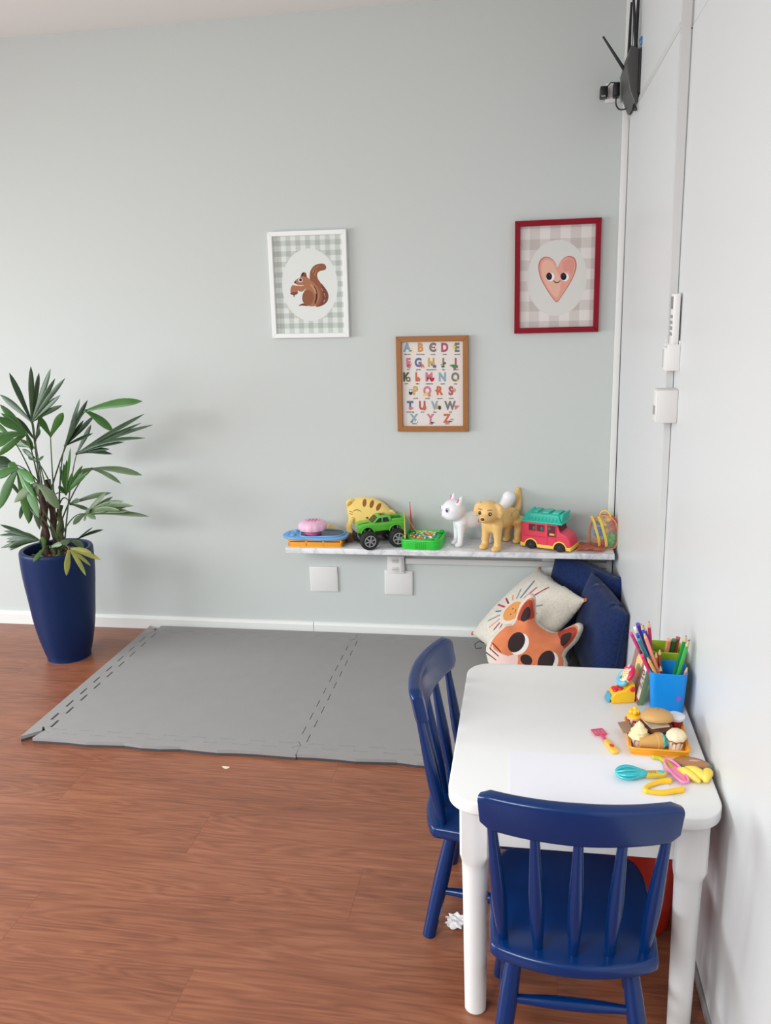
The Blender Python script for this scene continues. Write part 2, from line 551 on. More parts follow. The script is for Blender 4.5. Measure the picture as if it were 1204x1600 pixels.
# ------------------------------------------------------------------ framed pictures
class Art:
    """coordinates of a picture seen obliquely -> frame plane, origin at the frame's centre"""
    def __init__(s, quad, w, h): s.q, s.w, s.h = quad, w, h
    def __call__(s, X, Y):
        (ax, ay), (bx, by), (cx, cy), (dx, dy) = s.q
        u = v = .5
        for _ in range(5):
            x0 = ax + (dx - ax) * v; x1 = bx + (cx - bx) * v
            u = (X - x0) / (x1 - x0)
            y0 = ay + (by - ay) * u; y1 = dy + (cy - dy) * u
            v = (Y - y0) / (y1 - y0)
        return ((u - .5) * s.w, (.5 - v) * s.h)
    def P(s, pts): return [s(*p) for p in pts]

def picture(label, x, z, w, h, b, fm, bgm, tilt=0):
    t = thing('picture_frame', label, 'picture', (x, 0, z), rot=(0, tilt, 0))
    # mitred frame with stepped inner lip
    m = MB()
    d = .021
    for sx, sz, L, ang in ((0, 1, w, 0), (0, -1, w, PI), (1, 0, h, -PI / 2), (-1, 0, h, PI / 2)):
        pr = [(-L / 2, 0), (L / 2, 0), (L / 2 - b, -b), (-L / 2 + b, -b)]
        cx, cz = sx * w / 2, sz * h / 2
        ang = {(0, 1): 0, (0, -1): PI, (1, 0): -PI / 2, (-1, 0): PI / 2}[(sx, sz)]
        c, s_ = math.cos(ang), math.sin(ang)
        pts = [(cx + px * c - pz * s_, cz + px * s_ + pz * c) for px, pz in pr]
        m.prism(pts, d, 0, Matrix(((1, 0, 0, 0), (0, 0, -1, 0), (0, 1, 0, 0), (0, 0, 0, 1))), .0012, 1)
    m.build('frame', fm, t, 20)
    MB().box((0, -.003, 0), (w - .01, .006, h - .01)).build('backing_board', mat('backing', (150, 120, 90), rough=.8), t)
    return t

XZ = Matrix(((1, 0, 0, 0), (0, 0, -1, 0), (0, 1, 0, 0), (0, 0, 0, 1)))   # draws XY shapes on the wall plane
class Print:
    def __init__(s, w, h, b):
        s.mb = MB(); s.k = 0; s.mats = []
        s.mb.box((0, -.007, 0), (w - 2 * b + .004, .002, h - 2 * b + .004), 0)
    def mi(s, m):
        if m not in s.mats: s.mats.append(m)
        return s.mats.index(m)
    def shape(s, pts, m):
        s.k += 1
        s.mb.poly([(x, -.00802 - .00004 * s.k, z) for x, z in pts][::-1], s.mi(m))
    def text(s, st, size, x, z, m, bold=0.0, xs=1.0):
        s.k += .05
        text(s.mb, st, size, Matrix.Translation((x, -.0083 - .00004 * s.k, z)) @ XZ @ Matrix.Diagonal((xs, 1, 1, 1)), s.mi(m), bold)
def paint(c): return mat('print_ink', c, rough=.7, spec=.2)

# squirrel picture
fw, fh, fb = .311, .404, .0175
t = picture('white framed picture of a brown squirrel on green gingham', -1.189, 1.463, fw, fh, fb, mat('white_frame', (238, 240, 239), rough=.45), None, R(.35))
A = Art([(140, 245), (1060, 220), (1095, 1490), (205, 1500)], fw, fh)
p = Print(fw, fh, fb)
p.mi(gingham('green_gingham', .0392, .0085 + .3136, .0085 + .3136, (222, 228, 224), (199, 205, 199), (176, 184, 177)))
cream = paint((224, 228, 225))
ccx, ccz = A(632, 865)
p.shape(ring(ccx, ccz, .112, .137, 48), cream)
brown, brown2, brown3, dk = paint((170, 116, 86)), paint((146, 92, 68)), paint((120, 72, 60)), paint((70, 40, 38))
lt = paint((196, 146, 112))
sp = lambda pts, n=4: smooth_poly(A.P(pts), n)
p.shape(sp([(500, 1112), (540, 1086), (600, 1082), (640, 1100), (600, 1114), (545, 1108)]), brown3)
p.shape(sp([(640, 830), (632, 740), (650, 680), (690, 635), (750, 614), (800, 618), (825, 650), (812, 686), (745, 705), (720, 740), (728, 790), (765, 845), (812, 900), (845, 960), (850, 1020), (830, 1070), (780, 1108), (700, 1116), (700, 960)]), brown2)
p.shape(sp([(770, 850), (812, 905), (842, 962), (848, 1020), (826, 1070), (778, 1104), (735, 1114), (765, 1060), (778, 980), (768, 905)]), brown3)
p.shape(sp([(600, 780), (650, 815), (710, 870), (745, 935), (748, 1010), (720, 1085), (690, 1115), (620, 1112), (575, 1050), (560, 960), (590, 905), (545, 942), (500, 932), (470, 890), (480, 872), (540, 876), (585, 850)]), brown)
p.shape(sp([(690, 880), (715, 930), (722, 1000), (705, 1080), (690, 1080), (704, 1000), (698, 930), (682, 885)]), dk)
p.shape(sp([(645, 850), (690, 900), (712, 960), (700, 965), (670, 910), (640, 865)]), lt)
p.shape(sp(ring(612, 1015, 68, 92, 14)), brown2)
p.shape(sp([(520, 772), (538, 730), (560, 714), (588, 722), (603, 772), (640, 806), (612, 850), (545, 866), (480, 858), (455, 826), (482, 795)]), brown)
p.shape(sp([(535, 760), (540, 730), (558, 716), (568, 728), (552, 762)]), dk)
p.shape(sp([(566, 758), (572, 728), (586, 726), (592, 760), (578, 772)]), brown3)
p.shape(sp(ring(524, 806, 27, 26, 10)), cream)
p.shape(sp(ring(526, 803, 17, 18, 10)), dk)
p.shape(sp(ring(461, 831, 11, 12, 8)), dk)
p.shape(sp([(410, 960), (408, 905), (430, 868), (465, 872), (490, 905), (490, 958), (450, 972)]), paint((176, 112, 88)))
p.shape(sp([(404, 962), (448, 948), (492, 948), (486, 968), (455, 985), (452, 1004), (444, 1004), (440, 984), (418, 976)]), brown3)
for (x0, y0, x1, y1) in ((665, 720, 690, 660), (690, 750, 712, 690), (700, 665, 740, 640), (800, 960, 815, 1010), (810, 1035, 795, 1070), (770, 900, 785, 940)):
    p.shape(A.P([(x0 - 3, y0), (x0 + 4, y0 + 2), (x1 + 3, y1), (x1 - 3, y1 - 2)]), lt if x0 < 760 else paint((205, 165, 150)))
p.mb.build('print', p.mats, t, 0)

# heart picture
fw, fh, fb = .311, .406, .0195
t = picture('red framed picture of a smiling pink heart on beige gingham', -.239, 1.464, fw, fh, fb, mat('red_frame', (136, 6, 32), rough=.6, spec=.25), None, R(-.1))
A = Art([(115, 125), (1120, 70), (1078, 1405), (98, 1437)], fw, fh)
p = Print(fw, fh, fb)
p.mi(gingham('beige_gingham', .0742, .0742 * 3 + .0268, .0742 * 4 + .049, (222, 217, 214), (207, 199, 196), (191, 182, 178)))
cream = paint((214, 213, 210))
sp = lambda pts, n=5: smooth_poly(A.P(pts), n)
cx, cz = A(600, 775)
p.shape(ring(cx, cz, .1095, .137, 48), cream)
H = [(608, 652), (592, 606), (560, 560), (510, 530), (450, 530), (402, 572), (385, 640), (393, 715), (420, 800), (470, 890), (530, 985), (600, 1058), (660, 985), (735, 870), (795, 760), (828, 665), (832, 600), (815, 545), (775, 517), (720, 517), (665, 556), (630, 608)]
p.shape(sp(H), paint((193, 118, 108)))
c0 = (605, 780)
p.shape(sp([(c0[0] + (x - c0[0]) * .93, c0[1] + (y - c0[1]) * .95) for x, y in H]), paint((222, 160, 146)))
p.shape(sp([(600, 690), (560, 600), (500, 565), (440, 590), (425, 690), (470, 840), (590, 1000), (640, 900), (640, 760)]), paint((227, 178, 158)))
p.shape(sp([(670, 600), (730, 550), (790, 570), (805, 640), (770, 740), (745, 690), (690, 690)]), paint((219, 148, 136)))
for ex, ey in ((524, 757), (692, 757)):
    p.shape(sp(ring(ex + 2, ey + 2, 48, 50, 12)), paint((240, 236, 232)))
    p.shape(sp(ring(ex - 12, ey - 3, 34, 44, 12)), paint((38, 28, 48)))
    p.shape(sp(ring(ex - 8, ey - 15, 9, 12, 8)), paint((70, 62, 84)))
p.shape(sp([(563, 798), (580, 815), (603, 822), (625, 813), (640, 796), (640, 808), (626, 824), (603, 832), (577, 826), (562, 808)], 3), paint((60, 36, 36)))
p.mb.build('print', p.mats, t, 0)

# alphabet picture
fw, fh, fb = .281, .371, .0205
t = picture('small wooden framed alphabet poster with colourful letters', -.710, 1.072, fw, fh, fb, mat('oak_frame', (160, 105, 55), rough=.5, noise=.12, nscale=40), None, R(.15))
A = Art([(85, 100), (1120, 80), (1120, 1475), (115, 1478)], fw, fh)
p = Print(fw, fh, fb)
p.mi(mat('poster_paper', (226, 219, 214), rough=.7))
ink = paint((84, 80, 84))
inks = {k: paint(v) for k, v in dict(b=(140, 168, 184), o=(205, 150, 100), g=(124, 124, 120), p=(176, 92, 112), k=(205, 122, 140), s=(98, 112, 150), d=(206, 164, 104), l=(146, 140, 104), v=(92, 96, 72), r=(204, 112, 82), w=(220, 176, 90), e=(78, 140, 84), y=(235, 200, 90), c=(196, 42, 66), n=(240, 236, 230), q=(70, 60, 64)).items()}
rows = [(258, [('A', 245, 'b'), ('B', 435, 'o'), ('C', 612, 'g'), ('D', 783, 'p'), ('E', 958, 'g')], 352, ['abacate', 'borboleta', 'cereja', 'dado', 'estrela']),
        (475, [('F', 262, 'k'), ('G', 405, 's'), ('H', 592, 'd'), ('I', 765, 'l'), ('J', 940, 'p')], 572, ['flor', 'girafa', 'hipopótamo', 'ilha', 'jacaré']),
        (685, [('K', 232, 'v'), ('L', 393, 'r'), ('M', 560, 'k'), ('N', 752, 'b'), ('O', 935, 'g')], 777, ['kiwi', 'leão', 'melancia', 'navio', 'ovo']),
        (885, [('P', 365, 'd'), ('Q', 535, 'k'), ('R', 708, 'r'), ('S', 872, 'p')], 990, ['panda', 'queijo', 'raposa', 'sereia']),
        (1103, [('T', 290, 's'), ('U', 463, 'p'), ('V', 640, 'b'), ('W', 860, 'g')], 1192, ['tartaruga', 'urso', 'vaca', 'wifi']),
        (1293, [('X', 345, 'b'), ('Y', 583, 'k'), ('Z', 815, 'r')], 1365, ['xícara', 'yoga', 'zebra'])]
for y, L, cy, words in rows:
    for (ch, x, c), wd in zip(L, words):
        X, Z = A(x, y)
        p.text(ch, .0455, X, Z, inks[c], .0024, .84)
        X, Z = A(x + 4, cy)
        p.text(wd, .0082, X, Z, ink, .0002)
def dot(x, y, rx, ry, c): p.shape(A.P(ring(x, y, rx, ry, 12)), inks[c])
dot(306, 300, 30, 36, 'y'); dot(306, 302, 20, 26, 'n'); dot(304, 300, 9, 11, 'q')
dot(432, 300, 9, 10, 'q'); p.shape(A.P([(595, 232), (622, 246), (648, 235), (645, 272), (622, 258), (598, 265)]), inks['c'])
p.shape(A.P([(918 + (34 if i % 2 == 0 else 15) * math.sin(i * PI / 5), 248 - (44 if i % 2 == 0 else 20) * math.cos(i * PI / 5)) for i in range(10)]), inks['y'])
dot(272, 520, 28, 36, 'p'); p.shape(A.P([(250, 545), (290, 500), (318, 472), (300, 520), (285, 560)]), inks['k'])
p.shape(A.P([(425, 450), (440, 480), (480, 500), (496, 548), (484, 550), (470, 520), (455, 548), (443, 546), (440, 505), (420, 470)]), inks['r'])
dot(640, 525, 27, 24, 's'); dot(600, 500, 13, 18, 'g')
dot(760, 528, 26, 14, 'v'); p.shape(A.P([(768, 500), (760, 470), (800, 462), (800, 492)]), inks['v']); dot(738, 500, 12, 10, 'l')
p.shape(A.P([(845, 512), (900, 495), (975, 510), (972, 545), (905, 548), (880, 525)]), inks['e'])
dot(262, 712, 33, 38, 'v'); dot(262, 712, 24, 28, 'l'); dot(262, 712, 10, 12, 'n')
p.shape(A.P([(375, 670), (410, 680), (440, 715), (425, 722), (405, 712), (398, 745), (380, 745)]), inks['r'])
p.shape(A.P([(572, 705), (636, 685), (632, 725), (605, 748), (580, 735)]), inks['c']); dot(962, 720, 18, 20, 'd')
dot(298, 905, 28, 38, 'q'); dot(298, 880, 20, 18, 'n'); dot(285, 866, 7, 10, 'q'); dot(312, 866, 7, 10, 'q')
p.shape(A.P([(472, 955), (490, 915), (540, 910), (548, 955)]), inks['y']); p.shape(A.P([(640, 870), (690, 850), (700, 890), (670, 905)]), inks['r'])
dot(915, 870, 24, 30, 'd'); dot(905, 880, 12, 12, 'r')
dot(300, 1135, 36, 18, 'k'); dot(495, 1130, 26, 40, 'r'); dot(680, 1120, 32, 30, 'd'); dot(712, 1128, 20, 30, 'q')
p.shape(A.P([(915, 1090), (990, 1098), (935, 1160)]), inks['k'])
dot(315, 1335, 12, 16, 'g'); dot(380, 1335, 12, 14, 'n'); dot(608, 1350, 28, 10, 'q'); dot(885, 1300, 30, 6, 'g'); dot(870, 1330, 26, 6, 'q')
p.mb.build('print', p.mats, t, 0)

# ------------------------------------------------------------------ foam floor mat
M_foam = mat('grey_foam', (152, 150, 149), rough=.8, spec=.25, noise=.05, nscale=14, bump=.25, bscale=300)
M_foamdark = mat('dark_foam_core', (70, 68, 72), rough=.9)
TX0, TX1, TX2 = -1.935, -1.043, -.15
TY0, TY1 = -.975, -.085
def teeth(a, b, amp=.014, n=9, ph=0):
    """jigsaw edge from a to b"""
    a, b = Vector(a), Vector(b); d = (b - a); L = d.length; d /= L; nrm = Vector((-d.y, d.x))
    out = [a]
    pitch = L / n
    for k in range(n):
        s0 = k * pitch
        for f, o in ((.26, -1), (.24, 1), (.76, 1), (.74, -1)):
            out.append(a + d * (s0 + pitch * f) + nrm * amp * o * (1 if ph == 0 else -1))
    out.append(b)
    return out
def off(pts, g):
    return [Vector(p) + Vector(g) for p in pts]
E_left = teeth((TX0, TY1), (TX0, TY0)); E_mid = teeth((TX1, TY1), (TX1, TY0)); E_right = teeth((TX2, TY1), (TX2, TY0))
E_n1 = teeth((TX0, TY0), (TX1, TY0)); E_n2 = teeth((TX1, TY0), (TX2, TY0))
E_b1 = teeth((TX0, TY1), (TX1, TY1)); E_b2 = teeth((TX1, TY1), (TX2, TY1))
g = .0013
def tri_prism(mb, P, z0, z1, mi):
    n = len(P)
    V, _, F, *_ = delaunay_2d_cdt([Vector(p) for p in P], [(i, (i + 1) % n) for i in range(n)], [], 1, 1e-7)
    t = bmesh.new()
    A_ = [t.verts.new((v[0], v[1], z0)) for v in V]; B_ = [t.verts.new((v[0], v[1], z1)) for v in V]
    for f in F:
        t.faces.new([B_[i] for i in f]); t.faces.new([A_[i] for i in reversed(f)])
    for e in [e for e in t.edges if len(e.link_faces) == 1 and e.verts[0].co.z > (z0 + z1) / 2]:
        a, b = (A_[B_.index(v)] for v in e.verts)
        t.faces.new((e.verts[0], e.verts[1], b, a))
    bmesh.ops.recalc_face_normals(t, faces=t.faces[:])
    mb.add(t, mi)
def foam(name, label, poly, cat='foam mat', group=None, z=0):
    c = Vector((sum(p[0] for p in poly) / len(poly), sum(p[1] for p in poly) / len(poly)))
    P = [(p[0] - c.x, p[1] - c.y) for p in poly]
    m = MB()
    tri_prism(m, P, 0, .009, 1); tri_prism(m, P, .009, .020, 0)
    o = m.build(name, [M_foam, M_foamdark], None, 0, (c.x, c.y, z))
    return tag(o, label, cat, group)
rv = lambda e: list(reversed(e))
def ring_of(top, right, bottom, left, gx, gy):
    # counter-clockwise: left (down), bottom (right), right (up), top (left); corners drawn in once
    (x0, y1), (x1, y0) = left[0], right[-1]
    P = [Vector((x0 + g, y1 - g))] + off(left[1:-1], (g, 0)) + [Vector((x0 + g, y0 + g))] + off(bottom[1:-1], (0, g)) + [Vector((x1 - g, y0 + g))]
    P += off(rv(right)[1:-1], (-g, 0)) + [Vector((x1 - g, y1 - g))] + off(rv(top)[1:-1], (0, -g))
    return P
foam('foam_mat_tile', 'large grey foam mat tile at the left, nearest the potted plant', ring_of(E_b1, E_mid, E_n1, E_left, 0, 0))
foam('foam_mat_tile', 'large grey foam mat tile at the right, under the cushions', ring_of(E_b2, E_right, E_n2, E_mid, 0, 0))
def wavy(x0, x1, y, n=14):
    return [Vector((x0 + (x1 - x0) * k / n, y + .004 * math.sin(k * 1.7) + .002 * math.sin(k * 4.1))) for k in range(n + 1)]
NY, BY = -1.028, -.022
foam('foam_mat_border', 'grey foam border strip along the near edge of the left mat tile', off(E_n1, (0, -g))[::-1] + wavy(TX0 - .012, TX1 - .002, NY))
foam('foam_mat_border', 'grey foam border strip on the near edge of the right mat tile, behind the chair', off(E_n2, (0, -g))[::-1] + wavy(TX1, TX2, NY))
foam('foam_mat_border', 'grey foam border strip between the left mat tile and the skirting', off(E_b1, (0, g)) + [Vector((TX1 - .001, BY)), Vector((TX0 + .0, BY))])
foam('foam_mat_border', 'grey foam border strip between the right mat tile and the skirting', off(E_b2, (0, g)) + [Vector((TX2, BY)), Vector((TX1 + .001, BY))])
foam('foam_mat_border', 'grey foam border strip under the cushions by the white wall', off(E_right, (g, 0)) + [Vector((TX2 + .13, TY0)), Vector((TX2 + .13, TY1))])
ang = R(-.45)
LS = off(E_left, (-g, 0))[::-1] + [Vector((TX0 - .05, TY1 + .063)), Vector((TX0 - .05, NY + .004))]
piv = Vector((TX0 - .002, TY1))
LS = [piv + Vector(((q - piv).x * math.cos(ang) - (q - piv).y * math.sin(ang), (q - piv).x * math.sin(ang) + (q - piv).y * math.cos(ang))) for q in LS]
foam('foam_mat_border', 'grey foam border strip splaying off the left edge of the mat', LS)

# ------------------------------------------------------------------ potted palm
pot = thing('potted_palm', 'tall lady palm in a glossy dark blue planter by the grey wall', 'potted plant', (-2.205, -.33, 0))
prof = [(0, .0), (.080, 0), (.086, .006), (.104, .06), (.127, .14), (.147, .23), (.160, .32), (.166, .39), (.167, .44), (.166, .462), (.160, .468), (.148, .466), (.143, .458), (.141, .40), (.12, .395), (0, .40)]
MB().lathe([(r * (1 - .15 * min(1, z / .25)), z) for r, z in smooth_poly(prof, 2, False)], seg=56).build('planter', mat('blue_planter', (2, 34, 80), rough=.42, spec=.3, bump=.08, bscale=220), pot, 50)
soil = MB().lathe([(0, .44), (.07, .437), (.121, .428), (.121, .40), (0, .40)], seg=28)
random.seed(3)
for k in range(70):
    a, q = random.random() * 2 * PI, .108 * math.sqrt(random.random())
    soil.ell((q * math.cos(a), q * math.sin(a), .438), (.012, .008, .006), 1 if k % 3 else 0, (random.random(), random.random(), random.random() * 3), 7, 5)
soil.build('soil', [mat('potting_soil', (58, 42, 32), rough=.95), mat('bark_chips', (150, 116, 80), rough=.9)], pot)
M_cane = mat('palm_cane', (70, 46, 38), rough=.8, noise=.4, nscale=60)
M_canegreen = mat('green_cane', (70, 80, 44), rough=.7, noise=.3, nscale=50)
canes = [((-.052, 0, .43), (-.035, .0, .70)), ((-.03, -.02, .43), (-.012, -.02, .70)), ((0, -.01, .43), (.01, 0, .66)), ((.016, .015, .43), (.03, .01, .64)), ((-.015, .03, .43), (-.02, .03, .74)), ((.03, -.03, .43), (.045, -.02, .60))]
for k, (a, b_) in enumerate(canes):
    a, b_ = Vector(a), Vector(b_)
    pts = [a.lerp(b_, i / 9) + Vector((.004 * math.sin(i * 2 + k), .003 * math.cos(i * 1.7 + k), 0)) for i in range(10)]
    MB().tube(pts, [.010 + (.0025 if i % 2 else 0) for i in range(10)], seg=9).build('cane', M_canegreen if k in (3, 5) else M_cane, pot)
FRONDS = [
    (0.03,(-2.241,-0.33,0.975),[(-2.281,-0.372,1.169),(-2.179,-0.388,1.193),(-2.171,-0.352,1.166),(-2.104,-0.381,1.183),(-2.043,-0.392,1.148),(-2.091,-0.352,1.042),(-2.387,-0.29,1.078),(-2.147,-0.304,1.067)]),
    (0.02,(-2.255,-0.3,0.897),[(-2.199,-0.278,1.07),(-2.294,-0.343,0.996),(-2.198,-0.306,1.024),(-2.206,-0.337,0.95)]),
    (0.034,(-2.151,-0.36,0.925),[(-2.058,-0.409,1.021),(-2.158,-0.417,1.009)]),
    (0.026,(-2.107,-0.34,0.883),[(-1.998,-0.384,1.07),(-2.014,-0.299,1.055),(-1.997,-0.311,0.982),(-1.999,-0.313,0.928),(-1.979,-0.314,1.002),(-2.023,-0.387,0.988)]),
    (0.04,(-1.982,-0.38,1.024),[(-1.736,-0.413,1.061),(-1.884,-0.375,0.945)]),
    (0.024,(-2.097,-0.28,0.841),[(-2.031,-0.262,0.954),(-1.812,-0.247,0.993),(-1.782,-0.244,0.95),(-1.772,-0.34,0.913),(-1.934,-0.277,0.883),(-1.951,-0.269,0.838)]),
    (0.036,(-2.212,-0.42,0.943),[(-2.34,-0.429,0.857),(-2.296,-0.469,1.015),(-2.297,-0.433,1.056),(-2.307,-0.479,0.932),(-2.226,-0.378,0.869)]),
    (0.034,(-2.312,-0.36,0.912),[(-2.412,-0.326,0.981),(-2.405,-0.364,0.934),(-2.376,-0.394,0.887)]),
    (0.028,(-2.259,-0.3,0.866),[(-2.375,-0.261,0.875),(-2.319,-0.301,0.903)]),
    (0.026,(-2.21,-0.38,0.83),[(-2.289,-0.344,0.871),(-2.264,-0.348,0.842),(-2.172,-0.389,0.85)]),
    (0.034,(-2.271,-0.44,0.828),[(-2.316,-0.46,0.863),(-2.354,-0.438,0.802),(-2.347,-0.458,0.837)]),
    (0.042,(-2.23,-0.48,0.82),[(-2.296,-0.531,0.672),(-2.306,-0.513,0.79),(-2.232,-0.452,0.598),(-2.131,-0.545,0.781),(-2.128,-0.544,0.647),(-2.269,-0.475,0.839)]),
    (0.048,(-2.141,-0.5,0.771),[(-2.225,-0.536,0.702),(-2.064,-0.506,0.671),(-2.16,-0.513,0.71)]),
    (0.02,(-2.134,-0.33,0.689),[(-2.097,-0.359,0.83),(-2.156,-0.28,0.802),(-2.064,-0.377,0.883),(-2.037,-0.35,0.808),(-2.004,-0.376,0.787),(-2.149,-0.324,0.8),(-2.139,-0.367,0.729)]),
    (0.034,(-2.029,-0.3,0.785),[(-1.898,-0.327,0.732),(-1.83,-0.28,0.756),(-2.065,-0.332,0.765)]),
    (0.026,(-2.137,-0.3,0.641),[(-1.955,-0.303,0.69),(-2.077,-0.261,0.607),(-2.062,-0.358,0.669)]),
    (0.026,(-2.056,-0.34,0.611),[(-1.817,-0.403,0.662),(-1.849,-0.383,0.636),(-1.943,-0.318,0.677),(-1.791,-0.336,0.604),(-1.866,-0.382,0.675),(-1.997,-0.37,0.598),(-2.084,-0.389,0.58),(-1.948,-0.355,0.704),(-1.875,-0.405,0.645)]),
    (0.026,(-2.047,-0.5,0.517),[(-2.08,-0.486,0.403),(-2.014,-0.462,0.397),(-1.948,-0.455,0.46),(-1.967,-0.482,0.497)]),
    (0.028,(-2.061,-0.46,0.536),[(-2.034,-0.415,0.496),(-2.06,-0.528,0.543)]),
    (0.022,(-2.214,-0.42,0.522),[(-2.352,-0.455,0.594),(-2.42,-0.374,0.527),(-2.377,-0.397,0.506),(-2.329,-0.441,0.504),(-2.38,-0.377,0.465),(-2.391,-0.416,0.487),(-2.314,-0.392,0.542)]),
    (0.026,(-2.189,-0.44,0.496),[(-2.165,-0.475,0.555),(-2.211,-0.487,0.456)]),
    (0.014,(-2.15,-0.26,0.483),[(-2.02,-0.277,0.531),(-2.044,-0.314,0.55)]),
    (0.026,(-2.16,-0.44,0.502),[(-2.093,-0.464,0.524),(-2.174,-0.395,0.461)]),
    (0.024,(-2.273,-0.4,0.677),[(-2.308,-0.43,0.768),(-2.181,-0.469,0.632),(-2.258,-0.465,0.619)]),
    (0.03,(-2.241,-0.4,0.661),[(-2.231,-0.45,0.6),(-2.237,-0.376,0.553),(-2.202,-0.426,0.71)]),
]
M_leaf = leaf_mat('palm_leaf', (36, 62, 38), (60, 86, 58))
M_leafpale = leaf_mat('palm_leaf_pale', (84, 108, 76), (112, 132, 98))
M_leafbright = leaf_mat('palm_leaf_bright', (52, 98, 40), (70, 116, 56))
M_leafyellow = leaf_mat('palm_leaf_yellow', (128, 142, 74), (168, 168, 90))
def leaflet(mb, a, b, w, mi, sag=.04, twist=0.0):
    a, b = Vector(a), Vector(b); d = b - a; L = d.length
    if L < .01: return
    N = 9
    path = []
    for i in range(N + 1):
        u = i / N
        path.append(a + d * u + Vector((0, 0, sag * L * math.sin(PI * u) * (1 if d.z < .35 * L else .35))))
    t = bmesh.new(); rows = []
    view = Vector((.25, -1, .45)).normalized()
    for i, p in enumerate(path):
        u = i / N
        tg = (path[min(i + 1, N)] - path[max(i - 1, 0)]).normalized()
        side = tg.cross(view)
        if side.length < .15: side = tg.cross(Vector((0, 0, 1)))
        side.normalize()
        side = Matrix.Rotation(twist, 3, tg) @ side
        nrm = side.cross(tg)
        ww = w * .5 * (min(1, .30 + 1.3 * u) if u < .62 else math.cos((u - .62) / .38 * PI / 2) ** .7 * .95 + .05)
        rows.append([t.verts.new(p - side * ww - nrm * ww * .22), t.verts.new(p - side * ww * .5 + nrm * ww * .05), t.verts.new(p + nrm * ww * .0 - nrm * ww * .1),
                     t.verts.new(p + side * ww * .5 + nrm * ww * .05), t.verts.new(p + side * ww - nrm * ww * .22)])
    for A_, B_ in zip(rows, rows[1:]):
        for k in range(4): t.faces.new((A_[k], A_[k + 1], B_[k + 1], B_[k]))
    mb.add(t, mi)
random.seed(11)
O = Vector((-2.205, -.33, 0))
for fi, (w_, hub, tips) in enumerate(FRONDS):
    hub = Vector(hub) - O
    m = MB()
    # petiole from a cane top or the base
    if hub.z > .62: st = Vector(canes[fi % 6][1]) - Vector((0, 0, .07 * (fi % 3)))
    else: st = Vector((.03 if hub.x > 0 else -.04, -.02, .45 if hub.z < .58 else .5))
    mid = st.lerp(hub, .55) + Vector((0, 0, .05 + .1 * abs(hub.x)))
    if hub.z < .55: mid = st.lerp(hub, .5) + Vector((0, 0, .04))
    pts = [(1 - u) ** 2 * st + 2 * u * (1 - u) * mid + u * u * hub for u in [i / 10 for i in range(11)]]
    m.tube(pts, [.0034 - .0016 * i / 10 for i in range(11)], 1, 6)
    m.ell(hub, (.005, .005, .006), 1, None, 8, 6)
    lm = [M_leaf, M_leaf, M_leafbright, M_leaf, M_leafbright, M_leaf, M_leafbright, M_leafbright, M_leafpale, M_leaf, M_leaf, M_leafbright, M_leafpale, M_leafbright,
          M_leafpale, M_leafpale, M_leafpale, M_leafyellow, M_leafpale, M_leaf, M_leafbright, M_leaf, M_leafpale, M_leaf, M_leaf][fi]
    for k, tp in enumerate(tips):
        tp = Vector(tp) - O
        leaflet(m, hub, tp, w_ * (.62 + .3 * random.random()), 0, .03 + .05 * random.random(), random.uniform(-.5, .5))
    for k in range(len(tips) - 1):
        if len(tips) < 4 or random.random() < .45: continue
        a_, b_ = Vector(tips[k]), Vector(tips[k + 1])
        if (a_ - b_).length < .2: leaflet(m, hub, (a_.lerp(b_, .5) - O - hub) * .9 + hub, w_ * (.5 + .25 * random.random()), 0, .04, random.uniform(-.5, .5))
    m.build('frond', [lm, mat('petiole', (74, 92, 58), rough=.6)], pot, 60)
# ------------------------------------------------------------------ children's table
TZ = .5
tb = thing('kids_table', 'low white children\'s table with rounded corners against the white wall', 'table', (-.23, -1.66, 0))
m = MB()
m.prism(rrect(.496, .625, .062, 10), .026, 0, Matrix.Translation((0, 0, TZ - .026)), .004, 3)
m.build('table_top', mat('white_table_top', (238, 238, 237), rough=.3, spec=.45), tb)
M_tleg = mat('white_table_paint', (232, 232, 231), rough=.4)
m = MB()
for sx in (-1, 1): m.box((sx * .197, 0, TZ - .026 - .045), (.016, .47, .090), 0, .001)
for sy in (-1, 1): m.box((0, sy * .262, TZ - .026 - .045), (.36, .016, .090), 0, .001)
m.build('apron', M_tleg, tb)
for sx in (-1, 1):
    for sy in (-1, 1):
        t = bmesh.new(); rings = []
        def rg(h, blend, r):   # blend 0 = round, 1 = square
            out = []
            for k in range(40):
                a = 2 * PI * (k + .5) / 40
                c_, s_ = math.cos(a), math.sin(a)
                sq = r / max(abs(c_), abs(s_)) * (1 - .06 * (1 - abs(abs(c_) - abs(s_))))
                rr = r * (1 - blend) + sq * blend
                out.append(t.verts.new((c_ * rr, s_ * rr, h)))
            return out
        for h, bl, r in ((0, 0, .0185), (.004, 0, .0215), (.1, 0, .0225), (.25, 0, .0238), (.330, 0, .0252), (.345, 0, .0258), (.349, .15, .0268), (.360, .5, .0285), (.372, 1, .0292), (.42, 1, .0292), (.4735, 1, .0292)):
            rings.append(rg(h, bl, r))
        for A_, B_ in zip(rings, rings[1:]):
            for k in range(40): t.faces.new((A_[k], A_[(k + 1) % 40], B_[(k + 1) % 40], B_[k]))
        t.faces.new(rings[0][::-1]); t.faces.new(rings[-1])
        MB().add(t, 0, Matrix.Translation((sx * .197, sy * .262, 0))).build('leg', M_tleg, tb, 28)

